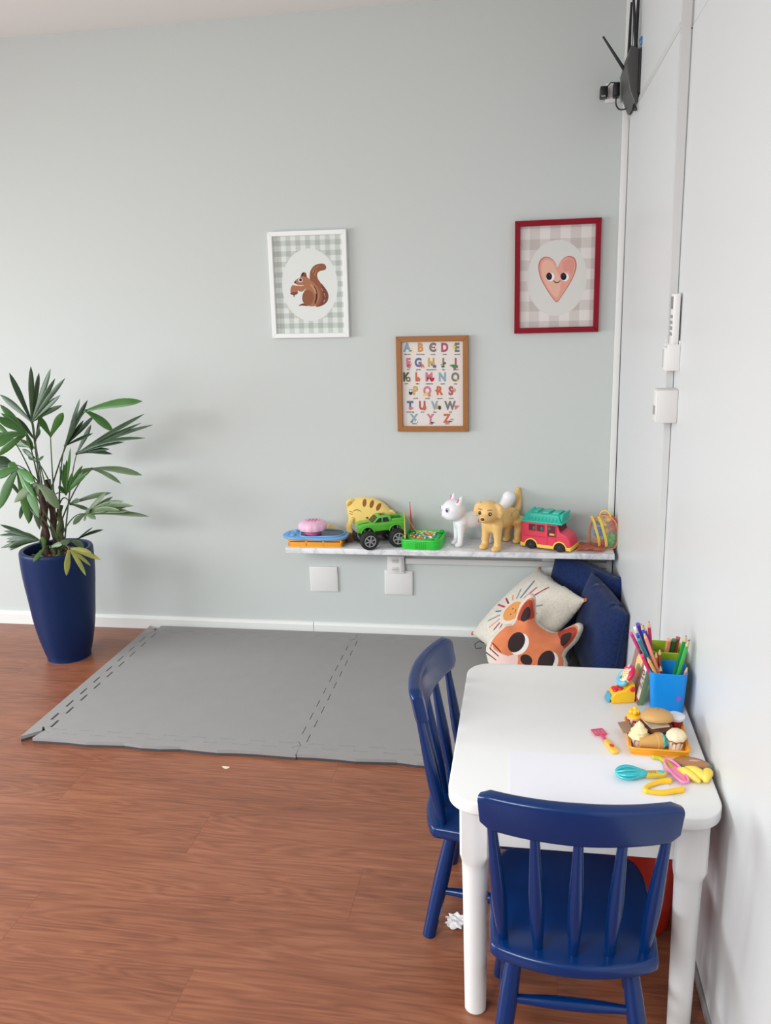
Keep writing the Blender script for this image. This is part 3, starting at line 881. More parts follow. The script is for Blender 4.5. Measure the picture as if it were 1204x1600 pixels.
# ------------------------------------------------------------------ two blue spindle-back chairs
M_blue = mat('blue_gloss_paint', (0, 42, 98), rough=.25, spec=.4, coat=.12)
def make_chair(label, loc, rz):
    c = thing('kids_chair', label, 'chair', loc, rz, 'blue spindle-back chairs at the table')
    # seat, front is +y
    S = smooth_poly([(.122, .152), (.146, .10), (.150, 0), (.146, -.10), (.140, -.128), (.10, -.147), (.05, -.159), (0, -.163), (-.05, -.159), (-.10, -.147), (-.140, -.128), (-.146, -.10), (-.150, 0), (-.146, .10), (-.122, .152), (-.06, .169), (0, .171), (.06, .169)], 3)
    MB().prism(S, .028, 0, Matrix.Translation((0, 0, .258)), .008, 3).build('seat', M_blue, c)
    # curved, slightly leaning top rail
    t = bmesh.new(); rings = []
    N = 20
    for i in range(N + 1):
        u = -1 + 2 * i / N
        a = u * R(25.5); rad = .37
        x = rad * math.sin(a); y = -.144 - (rad * math.cos(a) - rad * math.cos(R(25.5))) * .85
        nx, ny = math.sin(a) * .85, -math.cos(a)
        e = 1 - max(0, abs(u) - .94) / .06
        hh = .040 * (.80 + .2 * math.sqrt(max(0, e))) * (1 - .06 * abs(u)); th = .0150 * (.75 + .25 * math.sqrt(max(0, e)))
        lean = .20
        ring_ = []
        for px, pz in rrect(2 * th, 2 * hh, .010, 4):
            o_ = px + pz * lean
            ring_.append(t.verts.new((x + nx * o_, y + ny * o_, (.569 + pz))))
        rings.append(ring_)
    for A_, B_ in zip(rings, rings[1:]):
        for k in range(len(A_)): t.faces.new((A_[k], A_[(k + 1) % len(A_)], B_[(k + 1) % len(A_)], B_[k]))
    t.faces.new(rings[0][::-1]); t.faces.new(rings[-1])
    bmesh.ops.recalc_face_normals(t, faces=t.faces[:])
    MB().add(t).build('top_rail', M_blue, c, 45)
    for k in range(5):
        q = (k - 2) / 2
        a = Vector((q * .122, -.128 + .022 * q * q, .280)); b_ = Vector((q * .141, -.172 + .022 * q * q, .540))
        MB().tube([a.lerp(b_, i / 8) for i in range(9)], [.0085, .0105, .0125, .0135, .0132, .012, .0105, .009, .008], seg=14).build('spindle', M_blue, c, 50)
    foot = {}
    for sx in (-1, 1):
        for sy in (-1, 1):
            a = Vector((sx * .098, sy * .088, .264)); b_ = Vector((sx * .133, sy * .130 - .010, 0))
            foot[sx, sy] = (a, b_)
            MB().tube([a.lerp(b_, i / 9) for i in range(10)], [.013, .0145, .0155, .0165, .0172, .017, .0165, .0158, .0152, .0145], seg=18).build('leg', M_blue, c, 50)
    def cross(p, q, f):
        a = foot[p][0].lerp(foot[p][1], f); b_ = foot[q][0].lerp(foot[q][1], f)
        MB().tube([a.lerp(b_, i / 8) for i in range(9)], [.007, .0085, .0105, .0118, .0122, .0118, .0105, .0085, .007], seg=12).build('stretcher', M_blue, c, 50)
    cross((-1, -1), (1, -1), .40); cross((-1, 1), (1, 1), .40)
    cross((-1, -1), (-1, 1), .58); cross((1, -1), (1, 1), .58)
    return c
make_chair('blue painted wooden chair at the near end of the table, back to the viewer', (-.247, -1.945, 0), R(0))
make_chair('blue painted wooden chair tucked in at the left side of the table', (-.390, -1.614, 0), R(-96.3))

# ------------------------------------------------------------------ bucket, scraps on the floor
bk = thing('bucket', 'orange red plastic bucket on the floor under the table', 'bucket', (-.084, -1.60, 0))
M_bucket = mat('red_plastic', (214, 50, 34), rough=.35)
MB().lathe([(0, 0), (.080, 0), (.084, .004), (.095, .17), (.098, .30), (.101, .302), (.101, .312), (.094, .312), (.092, .30), (.078, .01), (0, .008)], seg=44).build('body', M_bucket, bk)
MB().lathe([(.0, .314), (.096, .314), (.104, .316), (.105, .326), (.098, .330), (.05, .334), (0, .334)], seg=44).build('lid', mat('lid_plastic', (226, 200, 196), rough=.4), bk)

random.seed(5)
ts = MB()
t = bmesh.new(); bmesh.ops.create_icosphere(t, subdivisions=4, radius=1)
for v in t.verts:
    n_ = 1 + .35 * math.sin(5 * v.co.x + 7 * v.co.y) * math.cos(6 * v.co.z + 3 * v.co.x) + .2 * math.sin(11 * v.co.y + 4 * v.co.z)
    v.co = Vector((v.co.x * .021 * n_, v.co.y * .015 * n_, v.co.z * .014 * n_))
zm = min(v.co.z for v in t.verts)
for v in t.verts: v.co.z -= zm
tag(ts.add(t).build('crumpled_tissue', mat('tissue_paper', (236, 234, 236), rough=.9), None, 25, (-.482, -1.70, .0)), 'crumpled white tissue on the floor behind the table leg', 'tissue')
t = MB().prism([(-.013, .004), (-.008, .007), (.011, .006), (.013, 0), (.004, -.007), (-.004, -.003)], .0012)
tag(t.build('paper_scrap', mat('cream_paper', (232, 212, 180), rough=.9), None, 0, (-1.252, -1.10, 0)), 'tiny torn cream paper scrap on the wooden floor', 'paper scrap')

# ------------------------------------------------------------------ cushions
M_navy = fabric_mat('navy_linen', (26, 46, 92), (16, 30, 68))
M_cream = fabric_mat('cream_linen', (226, 220, 208), (206, 198, 184))
M_rust = mat('rust_piping', (186, 104, 70), rough=.9)
def square_cushion(a, pinch=.07):
    out = []
    n = 16
    for sx, sy, ex, ey in ((-1, -1, 1, -1), (1, -1, 1, 1), (1, 1, -1, 1), (-1, 1, -1, -1)):
        for k in range(n):
            u = k / n
            x = sx + (ex - sx) * u; y = sy + (ey - sy) * u
            q = 1 - pinch * math.sin(PI * u) ** .8
            if sx == ex: x *= q
            else: y *= q
            out.append((x * a, y * a))
    return out
def frame3(o, ux, vy):
    X = Vector(ux).normalized(); Z = X.cross(Vector(vy)).normalized(); Y = Z.cross(X)
    return Matrix(((X.x, Y.x, Z.x, o[0]), (X.y, Y.y, Z.y, o[1]), (X.z, Y.z, Z.z, o[2]), (0, 0, 0, 1)))
def pillow_h(a):
    def f(d, v):
        x, y = v[0] / a, v[1] / a
        q = max(0, 1 - abs(x) ** 2.6) * max(0, 1 - abs(y) ** 2.6)
        wr = .03 * math.sin(9 * x + 4 * y) * math.cos(6 * y - 3 * x)
        return max(.02 if d > 1e-4 else 0, q ** .55 * (1 + wr))
    return f
def cushion(name, label, o, ux, vy, a, thick, outline, feats, mats, hf, step=.014, back=None):
    t = thing(name, label, 'cushion', (0, 0, 0))
    t.matrix_world = frame3(o, ux, vy)
    c = MB().add(puff(outline, feats, thick, step, hf, 0, back), None).build('cover', mats, t, 70)
    return t
def seam(t, outline, m, r=.0035):
    MB().tube([(x, y, 0) for x, y in outline], r, 0, 6, True).build('seam_piping', m, t, 60)
a = .19
q = square_cushion(a)
c = cushion('cushion', 'plain dark blue cushion leaning across the corner behind the other cushions', (-.118, -.165, .215), (.62, -.72, -.10), (.05, .10, 1), a, .07, q, [], [M_navy], pillow_h(a))
seam(c, q, M_navy, .003)
a = .175
q = square_cushion(a, .05)
c = cushion('cushion', 'plain dark blue cushion standing upright against the white wall, nearer the table', (-.068, -.385, .195), (.27, -.955, -.12), (.12, -.10, 1), a, .068, q, [], [M_navy], pillow_h(a))
seam(c, q, M_navy, .003)
# cream cushion with an embroidered sun
a = .19
q = square_cushion(a, .05)
inks2 = [mat('thread', c_, rough=.9) for c_ in ((222, 150, 84), (60, 40, 36), (190, 60, 84), (96, 112, 140), (150, 152, 150), (222, 150, 130), (206, 158, 90), (150, 50, 74))]
sc_ = (-.022, -.004)
feats = [(ring(sc_[0], sc_[1], .046, .046, 24), 1)]
for k in range(20):
    an = 2 * PI * k / 20 + .12
    r0, r1 = (.062, .118 + .012 * (k % 2)) if k % 3 else (.066, .100)
    if k in (0, 1, 19): r1 += .03
    ca, sa = math.cos(an), math.sin(an); w_ = .0042
    P_ = [(sc_[0] + ca * r0 - sa * w_, sc_[1] + sa * r0 + ca * w_), (sc_[0] + ca * r0 + sa * w_, sc_[1] + sa * r0 - ca * w_),
          (sc_[0] + ca * r1 + sa * w_, sc_[1] + sa * r1 - ca * w_), (sc_[0] + ca * (r1 + .006), sc_[1] + sa * (r1 + .006)), (sc_[0] + ca * r1 - sa * w_, sc_[1] + sa * r1 + ca * w_)]
    feats.append((P_, 3 + k % 5 if k % 5 != 4 else 8))
fa = R(35)
def fr_(x, y):
    return (sc_[0] + x * math.cos(fa) - y * math.sin(fa), sc_[1] + x * math.sin(fa) + y * math.cos(fa))
for ex in (-.013, .013): feats.append(([fr_(ex + px, .006 + py) for px, py in ring(0, 0, .0032, .0036, 8)], 2))
feats.append(([fr_(*p_) for p_ in [(-.010, -.004), (-.005, -.010), (0, -.012), (.005, -.010), (.010, -.004), (.008, -.010), (.004, -.0145), (-.004, -.0145), (-.008, -.010)]], 2))
c = cushion('cushion', 'cream cushion embroidered with a smiling sun and coloured rays', (-.335, -.255, .205), (.26, .12, .24), (-.1, .33, .05), a, .065, q, feats, [M_cream] + inks2, pillow_h(a))
for cx_, cy_ in ((-1, -1), (1, -1), (1, 1), (-1, 1)):
    MB().ell((cx_ * a * .985, cy_ * a * .985, 0), (.010, .008, .005), 0, (0, 0, PI / 4), 12, 8).build('corner_tab', M_rust, c)
# fox-head cushion
fo = [(x * (.90 if y < .06 else .80), y) for x, y in smooth_poly([(-.135, .075), (-.150, .135), (-.140, .185), (-.112, .190), (-.080, .155), (-.050, .120), (0, .112), (.050, .120), (.080, .155), (.112, .190), (.140, .185), (.150, .135), (.135, .075),
                  (.155, .02), (.165, -.04), (.140, -.085), (.08, -.125), (0, -.150), (-.08, -.125), (-.140, -.085), (-.165, -.04), (-.155, .02)], 4)]
fxs = .88
FX = [mat('fox_orange_plush', (214, 122, 80), rough=.95, sheen=.3, noise=.16, nscale=45), M_cream, mat('fox_dark_print', (48, 30, 32), rough=.9),
      mat('fox_red_print', (166, 62, 44), rough=.95, noise=.2, nscale=50), mat('fox_white_print', (238, 230, 226), rough=.9), mat('fox_pink_print', (232, 198, 190), rough=.9)]
def mir(P_, s): return [(s * x * (fxs if y < .06 else .80) - .007, y) for x, y in P_]
feats = []
inner = [(x * .89 - .007, y * .90 + .002) for x, y in fo]
feats.append((inner, 6))
for s in (-1, 1):
    feats.append((mir(smooth_poly([(.062, .118), (.085, .146), (.108, .166), (.124, .160), (.130, .130), (.120, .085), (.100, .090)], 3), s), 3))
    feats.append((mir(smooth_poly([(.080, .115), (.098, .138), (.112, .140), (.117, .118), (.108, .088), (.090, .090)], 3), s), 2))
    feats.append((mir(smooth_poly([(.04, -.02), (.07, -.045), (.13, -.05), (.142, -.03), (.13, -.075), (.07, -.108), (.015, -.125), (.01, -.08)], 3), s), 5))
for s, sh in ((-1, 0), (1, 0)):
    feats.append((ring(s * .060 + .005, .012, .030, .040, 20), 4))
    feats.append((ring(s * .060 - .007, .012, .027, .038, 20), 2))
feats.append((ring(-.007, -.022, .022, .018, 16), 2))
for s in (-1, 1):
    for k in range(3): feats.append((mir([(.098, -.045 - .016 * k), (.146, -.032 - .020 * k), (.146, -.036 - .020 * k), (.098, -.048 - .016 * k)], s), 2))
c = cushion('cushion', 'orange fox face cushion with cream edge in front of the sun cushion', (-.322, -.500, .158), (.80, -.10, -.46), (.30, .38, .87), .15, .062, fo, feats, [M_cream] + FX[1:] + [FX[0]], dome(.075), .011)
MB().tube([(-.158, -.05, 0), (-.176, -.052, .004), (-.184, -.07, 0), (-.172, -.082, -.004), (-.156, -.068, 0)], .0018, 0, 6).build('hanging_loop', M_black, c)
# ================================================================== toys on the shelf (z = SH)
def pm(name, c, rough=.35, **k): return mat(name, c, rough, **k)
M_tyre = pm('black_tyre', (26, 26, 28), .7)
M_chrome = pm('silver_plastic', (172, 174, 178), .3, metal=.6)
M_window = pm('smoked_window', (34, 40, 42), .15)

# ---- blue hippo-shaped game board on an orange base
t = thing('toy_board', 'blue rounded toy tray on an orange base at the left end of the shelf', 'toy', (-1.172, -.128, SH), R(2))
t.scale = (.94, .98, 1)
m = MB()
m.box((0, 0, .003), (.232, .118, .006), 0, .002)
for x in (-.112, -.038, .036, .112): m.box((x, 0, .016), (.008, .118, .026), 0, .002)
m.box((0, .056, .016), (.232, .006, .026), 0, .002); m.box((0, -.056, .012), (.232, .006, .018), 0, .002); m.box((0, -.056, .027), (.232, .006, .006), 0, .002)
m.build('base', pm('orange_plastic', (238, 160, 42), .4), t)
out = smooth_poly([(-.148, .010), (-.138, .045), (-.105, .060), (-.06, .066), (.03, .072), (.095, .070), (.130, .045), (.138, 0), (.130, -.045), (.095, -.066), (.03, -.072), (-.03, -.066), (-.075, -.070), (-.115, -.058), (-.140, -.035), (-.152, -.012)], 4)
M_sky = pm('light_blue_plastic', (108, 166, 218), .35)
MB().prism(out, .011, 0, Matrix.Translation((0, 0, .030)), .004, 3).build('tray', M_sky, t)
inn = smooth_poly([(-.062, .052), (.03, .056), (.085, .052), (.112, .030), (.118, 0), (.110, -.032), (.080, -.050), (.02, -.054), (-.060, -.050)], 4)
MB().prism(inn, .003, 0, Matrix.Translation((0, 0, .0395)), .001, 1).build('playing_surface', pm('dark_navy_plastic', (44, 52, 74), .3), t)
MB().tube([(x, y, .043) for x, y in inn], .0036, 0, 8, True).build('raised_rim', M_sky, t)
m = MB()
for x, y in ((-.100, .030), (-.100, -.030)): m.ell((x, y, .043), (.013, .011, .007))
for x, y in ((-.128, .012), (-.128, -.012)): m.cyl((x, y, .0415), .005, .004)
m.build('moulded_snout', M_sky, t)

# ---- pink scalloped toy on top of it
t = thing('pink_toy', 'round pale pink toy with scalloped edge lying on the blue tray', 'toy', (-1.186, -.145, SH + .0465))
t.scale = (.92, .92, .95)
MB().lathe([(0, 0), (.036, 0), (.038, .004), (.036, .016), (0, .016)], seg=40).build('foot', pm('magenta_plastic', (206, 92, 160), .3), t)
sc = lambda a, z: 1 + .045 * abs(math.cos(6 * a)) if .012 < z < .048 else 1
MB().lathe([(0, .014), (.046, .014), (.058, .020), (.062, .030), (.061, .042), (.054, .052), (.040, .057), (0, .058)], seg=96, fn=sc).build('drum', pm('pale_pink_plastic', (238, 190, 214), .35), t)
m = MB()
for k in range(5):
    for j in (-1, 0, 1):
        if abs(k - 2) == 2 and j != 0: continue
        m.prism(rrect(.010, .008, .003, 3), .002, 0, Matrix.Translation(((k - 2) * .0145, j * .014 , .057 - .0006 * abs(k - 2))))
m.build('pattern_buttons', pm('magenta_print', (206, 70, 150), .4), t)

# ---- plush tiger cub slumped against the wall
t = thing('plush_toy', 'yellow plush cub with brown stripes slumped against the wall behind the green truck', 'soft toy', (-.985, -.035, SH))
M_plush = pm('yellow_plush', (238, 206, 118), .95, sheen=.4, noise=.06, nscale=60, bump=.4, bscale=400)
M_pbrown = pm('brown_plush', (140, 90, 46), .95, sheen=.3)
hd = smooth_poly([(-.085, -.02), (-.096, .02), (-.090, .055), (-.055, .074), (-.005, .077), (.045, .062), (.082, .030), (.100, -.005), (.098, -.045), (.070, -.075), (.01, -.085), (-.05, -.070)], 4)
fe = []
for x, y, an in ((-.018, .053, .0), (.012, .048, -.2), (.040, .037, -.4)):
    fe.append((ring(x, y, .0085, .0165, 14, an), 1))
def strk(pts, w_): return [(x, y + w_) for x, y in pts] + [(x, y - w_) for x, y in pts[::-1]]
for ex, ey in ((-.048, .012), (.030, -.018)):
    fe.append((strk([(ex + .018 * math.cos(a), ey + .012 * math.sin(a)) for a in [R(15 + 150 * k / 8) for k in range(9)]], .0014), 2))
fe.append((ring(-.005, -.008, .006, .004, 10), 2))
fe.append((strk([(-.018, -.020), (-.010, -.026), (-.004, -.019), (.004, -.026), (.012, -.022)], .0011), 2))
for k in range(2): fe.append((strk([(-.082, .018 - .010 * k), (-.066, .014 - .009 * k)], .0012), 2))
hb = MB(Matrix.Translation((.015, -.012, .098)) @ Matrix.Rotation(R(78), 4, 'X'))
hb.add(puff(hd, fe, .030, .008, dome(.06)), None)
head = hb.build('head', [M_plush, M_pbrown, pm('brown_stitching', (92, 64, 34), .9)], t, 60)
for x, z, rz in ((-.066, .152, R(48)), (.108, .108, R(-55))):
    e = MB(Matrix.Translation((x, -.016, z)) @ Matrix.Rotation(-rz, 4, 'Y'))
    e.ell((0, 0, 0), (.020, .008, .014), 0, None, 18, 10); e.ell((0, -.004, -.001), (.014, .006, .009), 1, None, 14, 8)
    e.build('ear', [M_plush, pm('ear_lining', (206, 166, 86), .95)], t)
bd = MB()
bd.ell((-.02, -.012, .040), (.060, .028, .042)); bd.tube([(-.055, -.035, .085), (-.066, -.045, .058), (-.060, -.050, .030)], [.013, .016, .015], 0, 12)
bd.ell((-.055, -.035, .088), (.015, .014, .014)); bd.tube([(-.05, -.03, .022), (-.085, -.034, .018), (-.115, -.030, .018)], [.020, .017, .015], 0, 12)
bd.ell((-.125, -.030, .018), (.020, .018, .017)); bd.tube([(-.06, -.015, .02), (-.11, -.008, .025), (-.155, -.006, .040)], [.015, .012, .012], 0, 12)
bd.ell((-.158, -.006, .043), (.013, .013, .015))
fuse(bd, 'body', M_plush, t, .004, 5)
MB().ell((-.064, -.062, .020), (.022, .016, .019), 0, None, 18, 12).build('paw_pad', M_pbrown, t)
MB().ell((-.102, -.045, .012), (.016, .012, .012), 0, None, 18, 12).build('foot_pad', M_pbrown, t)
MB().prism([(0, 0), (.020, .008), (.014, -.016)], .004, 0, Matrix.Translation((-.040, -.052, .070)) @ Matrix.Rotation(R(90), 4, 'X'), .001, 1).build('neck_ribbon', pm('coral_ribbon', (226, 92, 84), .8), t)

# ---- green monster truck
t = thing('monster_truck', 'green toy monster truck with big black wheels on the shelf', 'toy truck', (-.918, -.128, SH), R(26))
M_green = pm('green_gloss', (92, 190, 52), .28, coat=.3)
def arch(cx, cz, r, a0, a1, n=10): return [(cx + r * math.cos(R(a0 + (a1 - a0) * k / n)), cz + r * math.sin(R(a0 + (a1 - a0) * k / n))) for k in range(n + 1)]
XZY = Matrix(((1, 0, 0, 0), (0, 0, -1, 0), (0, 1, 0, 0), (0, 0, 0, 1)))   # XY polygon -> XZ plane, extruded towards -Y
wl, wr_ = -.058, .058
P_ = [(-.098, .066), (-.1, .078), (-.096, .088), (-.078, .096), (-.036, .100), (-.020, .1), (.098, .100), (.102, .094), (.1, .070), (.090, .066)] + arch(wr_, .060, .026, 14, 166) + arch(wl, .060, .026, 14, 166)
m = MB()
m.prism(P_, .076, 0, Matrix.Translation((0, .038, 0)) @ XZY, .004, 2)
m.build('body', M_green, t, 40)
m = MB()
cab = [(-.036, .098), (-.012, .121), (-.004, .1235), (.030, .1235), (.040, .119), (.044, .098)]
m.prism(cab, .066, 0, Matrix.Translation((0, .033, 0)) @ XZY, .004, 2)
for y in (-.033, .033): m.box((.072, y, .104), (.056, .008, .014), 0, .002)
m.box((.098, 0, .104), (.008, .072, .014), 0, .002)
m.prism([(-.09, .0965), (-.05, .1005), (-.044, .1035), (-.086, .0985)], .03, 0, Matrix.Translation((0, .015, 0)) @ XZY, .001, 1)
for y in (-.0385, .0385):
    for cx in (wl, wr_): m.tube([(x, y, z) for x, z in arch(cx, .060, .0275, 8, 172)], .0026, 0, 8)
m.build('cabin', M_green, t, 40)
m = MB()
for s in (-1, 1):
    y = s * .0332
    for poly in ([(-.026, .1015), (-.010, .1175), (.0005, .1190), (.0005, .1015)], [(.006, .1015), (.006, .1190), (.026, .1190), (.033, .1015)]):
        m.prism(poly, .0014, 0, Matrix.Translation((0, y + .0007, 0)) @ XZY)
m.poly([(-.0345, -.027, .1015), (-.0345, .027, .1015), (-.0145, .023, .1205), (-.0145, -.023, .1205)])
m.poly([(-.0345 - .0012, -.027, .1018), (-.0345 - .0012, .027, .1018), (-.0145 - .0012, .023, .1208), (-.0145 - .0012, -.023, .1208)])
m.box((.012, 0, .1236), (.018, .026, .0015))
m.build('window', M_window, t, 0)
m = MB()
m.box((.070, 0, .100), (.046, .056, .003))
m.build('cargo_bed', pm('dark_green_bed', (52, 112, 38), .6), t)
m = MB()
m.box((-.1, 0, .075), (.006, .072, .014), 0, .002); m.box((-.099, 0, .084), (.004, .044, .008), 0, .001)
for y in (-.030, .030): m.ell((-.099, y, .086), (.004, .007, .004), 0, None, 12, 8)
m.build('front_bumper', M_chrome, t)
m = MB()
m.box((0, 0, .052), (.17, .036, .018), 0, .003)
for cx in (wl, wr_):
    m.cyl((cx, 0, .040), .007, .11, 0, (PI / 2, 0, 0)); m.box((cx, 0, .045), (.03, .040, .022), 0, .004)
    for s in (-1, 1):
        for dx in (-.010, .010): m.cyl((cx + dx, s * .030, .062), .004, .026, 1, (s * .25, 0, 0), 12)
m.build('chassis', [M_black, pm('grey_shock', (110, 112, 116), .4)], t)
def truck_wheel(cx, cy):
    W = MB()
    prof = [(.020, -.016), (.030, -.0175), (.0355, -.014), (.0375, -.008), (.0375, .008), (.0355, .014), (.030, .0175), (.020, .016)]
    W.lathe(prof, (0, 0, 0), 0, 60, (PI / 2, 0, 0), 1, lambda a, z: 1 - .030 * (math.cos(22 * a + (0 if z > 0 else PI)) > .2))
    w_ = W.build('wheel', M_tyre, t, 30, (cx, cy, .0376))
    rim = MB()
    for s in (-1, 1):
        rim.tube([(.0215 * math.cos(2 * PI * k / 32), s * .0165, .0215 * math.sin(2 * PI * k / 32)) for k in range(32)], .0022, 0, 8, True)
        rim.cyl((0, s * .015, 0), .007, .006, 0, (PI / 2, 0, 0), 18)
        for k in range(6):
            a = 2 * PI * k / 6 + .3
            rim.box((.0135 * math.cos(a), s * .0155, .0135 * math.sin(a)), (.018, .004, .0056), 0, .001, (0, -a, 0))
    rim.build('rim', M_chrome, w_)
    MB().cyl((0, 0, 0), .0205, .028, 0, (PI / 2, 0, 0)).build('hub', M_black, w_)
for cx in (wl, wr_):
    for s in (-1, 1): truck_wheel(cx, s * .056)

# ---- fishing game
t = thing('fishing_game', 'bright green square fishing game full of tiny fish on the shelf', 'toy', (-.742, -.113, SH), R(-4))
M_fg = pm('bright_green_plastic', (46, 196, 60), .3)
m = MB()
o_ = rrect(.160, .158, .030, 6)
m.prism(o_, .032, 0, None, .004, 3)
m.tube([(x * .965, y * .965, .034) for x, y in o_], .0055, 0, 8, True)
for k in range(6): m.box((-.018 + k * .0072, -.0795, .016), (.0036, .004, .026), 0, .001)
m.tube([(.062 * math.cos(2 * PI * k / 40), .062 * math.sin(2 * PI * k / 40), .034) for k in range(40)], .004, 0, 8, True)
m.build('box', M_fg, t)
MB().cyl((0, 0, .0335), .060, .004, 0, None, 40).build('turntable', pm('lime_plastic', (128, 206, 70), .4), t)
for sx, sy in ((-1, 1), (1, 1), (1, -1)):
    MB().lathe([(.007, 0), (.0085, .004), (.0085, .010), (.005, .010), (.005, .002), (0, .002)], (sx * .063, sy * .062, .0345), 0, 16).build('rod_holder', M_fg, t)
fcol = [(230, 60, 70), (240, 200, 60), (60, 90, 200), (240, 240, 236), (230, 130, 60), (90, 60, 150), (250, 225, 120), (60, 170, 190), (232, 150, 190)]
FM = [pm('fish_plastic', c_, .35) for c_ in fcol]
random.seed(8)
pts_ = [(0.0, 0.0)] + [(.024 * math.cos(2 * PI * k / 6), .024 * math.sin(2 * PI * k / 6)) for k in range(6)] + [(.047 * math.cos(2 * PI * k / 13 + .2), .047 * math.sin(2 * PI * k / 13 + .2)) for k in range(13)]
for k, (x, y) in enumerate(pts_):
    f = MB(Matrix.Translation((x, y, .0365)) @ Matrix.Rotation(random.random() * 6, 4, 'Z'))
    f.ell((0, 0, .003), (.0085, .0042, .005), 0, None, 12, 8); f.prism([(.005, 0), (.0115, .0045), (.0115, -.0045)], .003, 0, Matrix.Translation((0, 0, .002)))
    f.ell((-.0065, 0, .005), (.003, .0034, .0026), 1, None, 8, 6)
    f.build('fish', [FM[(k * 4 + k // 5) % 9], FM[3]], t)
def rod(label, c, x, y, dx, dy, L, line_to):
    r_ = thing('fishing_rod', label, 'toy rod', (x, y, SH + .040), 0, 'rods standing in the fishing game')
    a, b_ = Vector((0, 0, 0)), Vector((dx, dy, L))
    MB().tube([a.lerp(b_, i / 6) for i in range(7)], [.0036, .0036, .0030, .0024, .0021, .0018, .0016], 0, 8).build('stick', pm('rod_plastic', c, .3), r_)
    e = Vector(line_to)
    MB().tube([b_.lerp(e, i / 6) + Vector((0, 0, -.006 * math.sin(PI * i / 6))) for i in range(7)], .0011, 0, 5).build('line', pm('string', c, .8), r_)
    MB().ell(e, (.004, .004, .006), 0, None, 10, 8).build('magnet', pm('lure', c, .4), r_)
rod('red toy fishing rod standing upright in the green game', (226, 72, 72), -.800, -.050, -.004, 0, .120, (.008, -.004, .006))
rod('yellow green toy fishing rod at the left corner of the green game', (206, 190, 90), -.808, -.172, -.002, .004, .110, (.040, .060, .008))

# ---- white cat figure
def place_fig(name, label, loc, rz): return thing(name, label, 'toy animal', loc, rz)
M_catw = pm('white_doll_plastic', (238, 238, 242), .35)
t = place_fig('toy_cat', 'white plastic toy cat with purple eyes standing behind the golden dog', (-.548, -.092, SH), R(-152))
b = MB()
b.ell((.0, 0, .100), (.070, .030, .034)); b.ell((.048, 0, .098), (.032, .030, .040)); b.ell((-.05, 0, .097), (.036, .032, .036))
b.tube([(.05, 0, .105), (.066, 0, .118), (.075, 0, .13)], [.026, .023, .022], 0, 14)
for s in (-1, 1):
    b.tube([(.058, s * .018, .095), (.060, s * .019, .06), (.062, s * .019, .03), (.066, s * .019, .010)], [.019, .014, .0115, .012], 0, 12)
    b.ell((.070, s * .019, .009), (.017, .0125, .010))
    b.tube([(-.062, s * .019, .09), (-.072, s * .020, .058), (-.062, s * .020, .03), (-.066, s * .020, .01)], [.024, .016, .012, .012], 0, 12)
    b.ell((-.060, s * .020, .009), (.017, .0125, .010))
b.ell((.082, 0, .148), (.046, .047, .043)); b.ell((.114, 0, .134), (.020, .022, .016)); b.ell((.090, 0, .131), (.038, .042, .026))
for s in (-1, 1): b.tube([(.070, s * .028, .178), (.066, s * .035, .196), (.064, s * .038, .208)], [.015, .009, .003], 0, 10)
b.tube([(-.075, 0, .11), (-.105, .008, .125), (-.13, .020, .15), (-.14, .030, .175)], [.014, .018, .024, .026], 0, 14); b.ell((-.141, .032, .182), (.026, .026, .026))
fuse(b, 'body', M_catw, t, .0034, 5)
for s in (-1, 1):
    e = MB(Matrix.Translation((.119, s * .025, .156)) @ Matrix.Rotation(s * R(42), 4, 'Z'))
    e.ell((0, 0, 0), (.005, .0095, .0115), 0, None, 16, 12); e.ell((.003, 0, 0), (.004, .0065, .0085), 1, None, 14, 10); e.ell((.0055, 0, .001), (.003, .0035, .005), 2, None, 10, 8); e.ell((.0075, s * .003, .004), (.0018, .002, .0024), 0, None, 8, 6)
    e.build('eye', [pm('eye_white', (244, 242, 246), .2), pm('violet_iris', (132, 104, 188), .2), pm('pupil', (30, 20, 50), .15)], t)
    MB(Matrix.Translation((.078, s * .034, .188)) @ Matrix.Rotation(R(-12) * s, 4, 'X')).ell((0, 0, 0), (.007, .004, .012), 0, None, 12, 8).build('inner_ear', pm('pink_ear', (224, 140, 176), .5), t)
MB().ell((.134, 0, .137), (.003, .004, .003), 0, None, 10, 8).build('nose', pm('pink_nose', (224, 150, 170), .4), t)
MB().tube([(.062 + .03 * math.cos(a), -.031, .098 + .03 * math.sin(a)) for a in [R(40 + 15 * k) for k in range(9)]], .0007, 0, 5).build('joint_line', pm('joint_line', (170, 170, 176), .6), t)

# ---- golden dog figure
M_gold = pm('golden_plastic', (232, 190, 120), .45)
t = place_fig('toy_dog', 'golden plastic toy dog with upright tail standing beside the pink van', (-.432, -.112, SH), R(-124))
b = MB()
b.ell((.0, 0, .108), (.076, .033, .036)); b.ell((.054, 0, .108), (.036, .035, .046)); b.ell((-.056, 0, .108), (.038, .034, .038))
b.tube([(.056, 0, .12), (.076, .004, .138), (.086, .006, .148)], [.033, .029, .027], 0, 14)
for s in (-1, 1):
    b.tube([(.066, s * .024, .105), (.068, s * .027, .070), (.070, s * .029, .035), (.073, s * .029, .014)], [.024, .0175, .0145, .016], 0, 12)
    b.ell((.081, s * .029, .011), (.022, .017, .012))
    b.tube([(-.066, s * .024, .10), (-.080, s * .025, .064), (-.066, s * .025, .034), (-.074, s * .025, .012)], [.029, .020, .014, .0145], 0, 12)
    b.ell((-.064, s * .025, .011), (.022, .016, .012))
b.tube([(-.085, 0, .118), (-.112, -.004, .132), (-.126, -.008, .160), (-.124, -.010, .190), (-.116, -.010, .212)], [.016, .013, .012, .0115, .009], 0, 12)
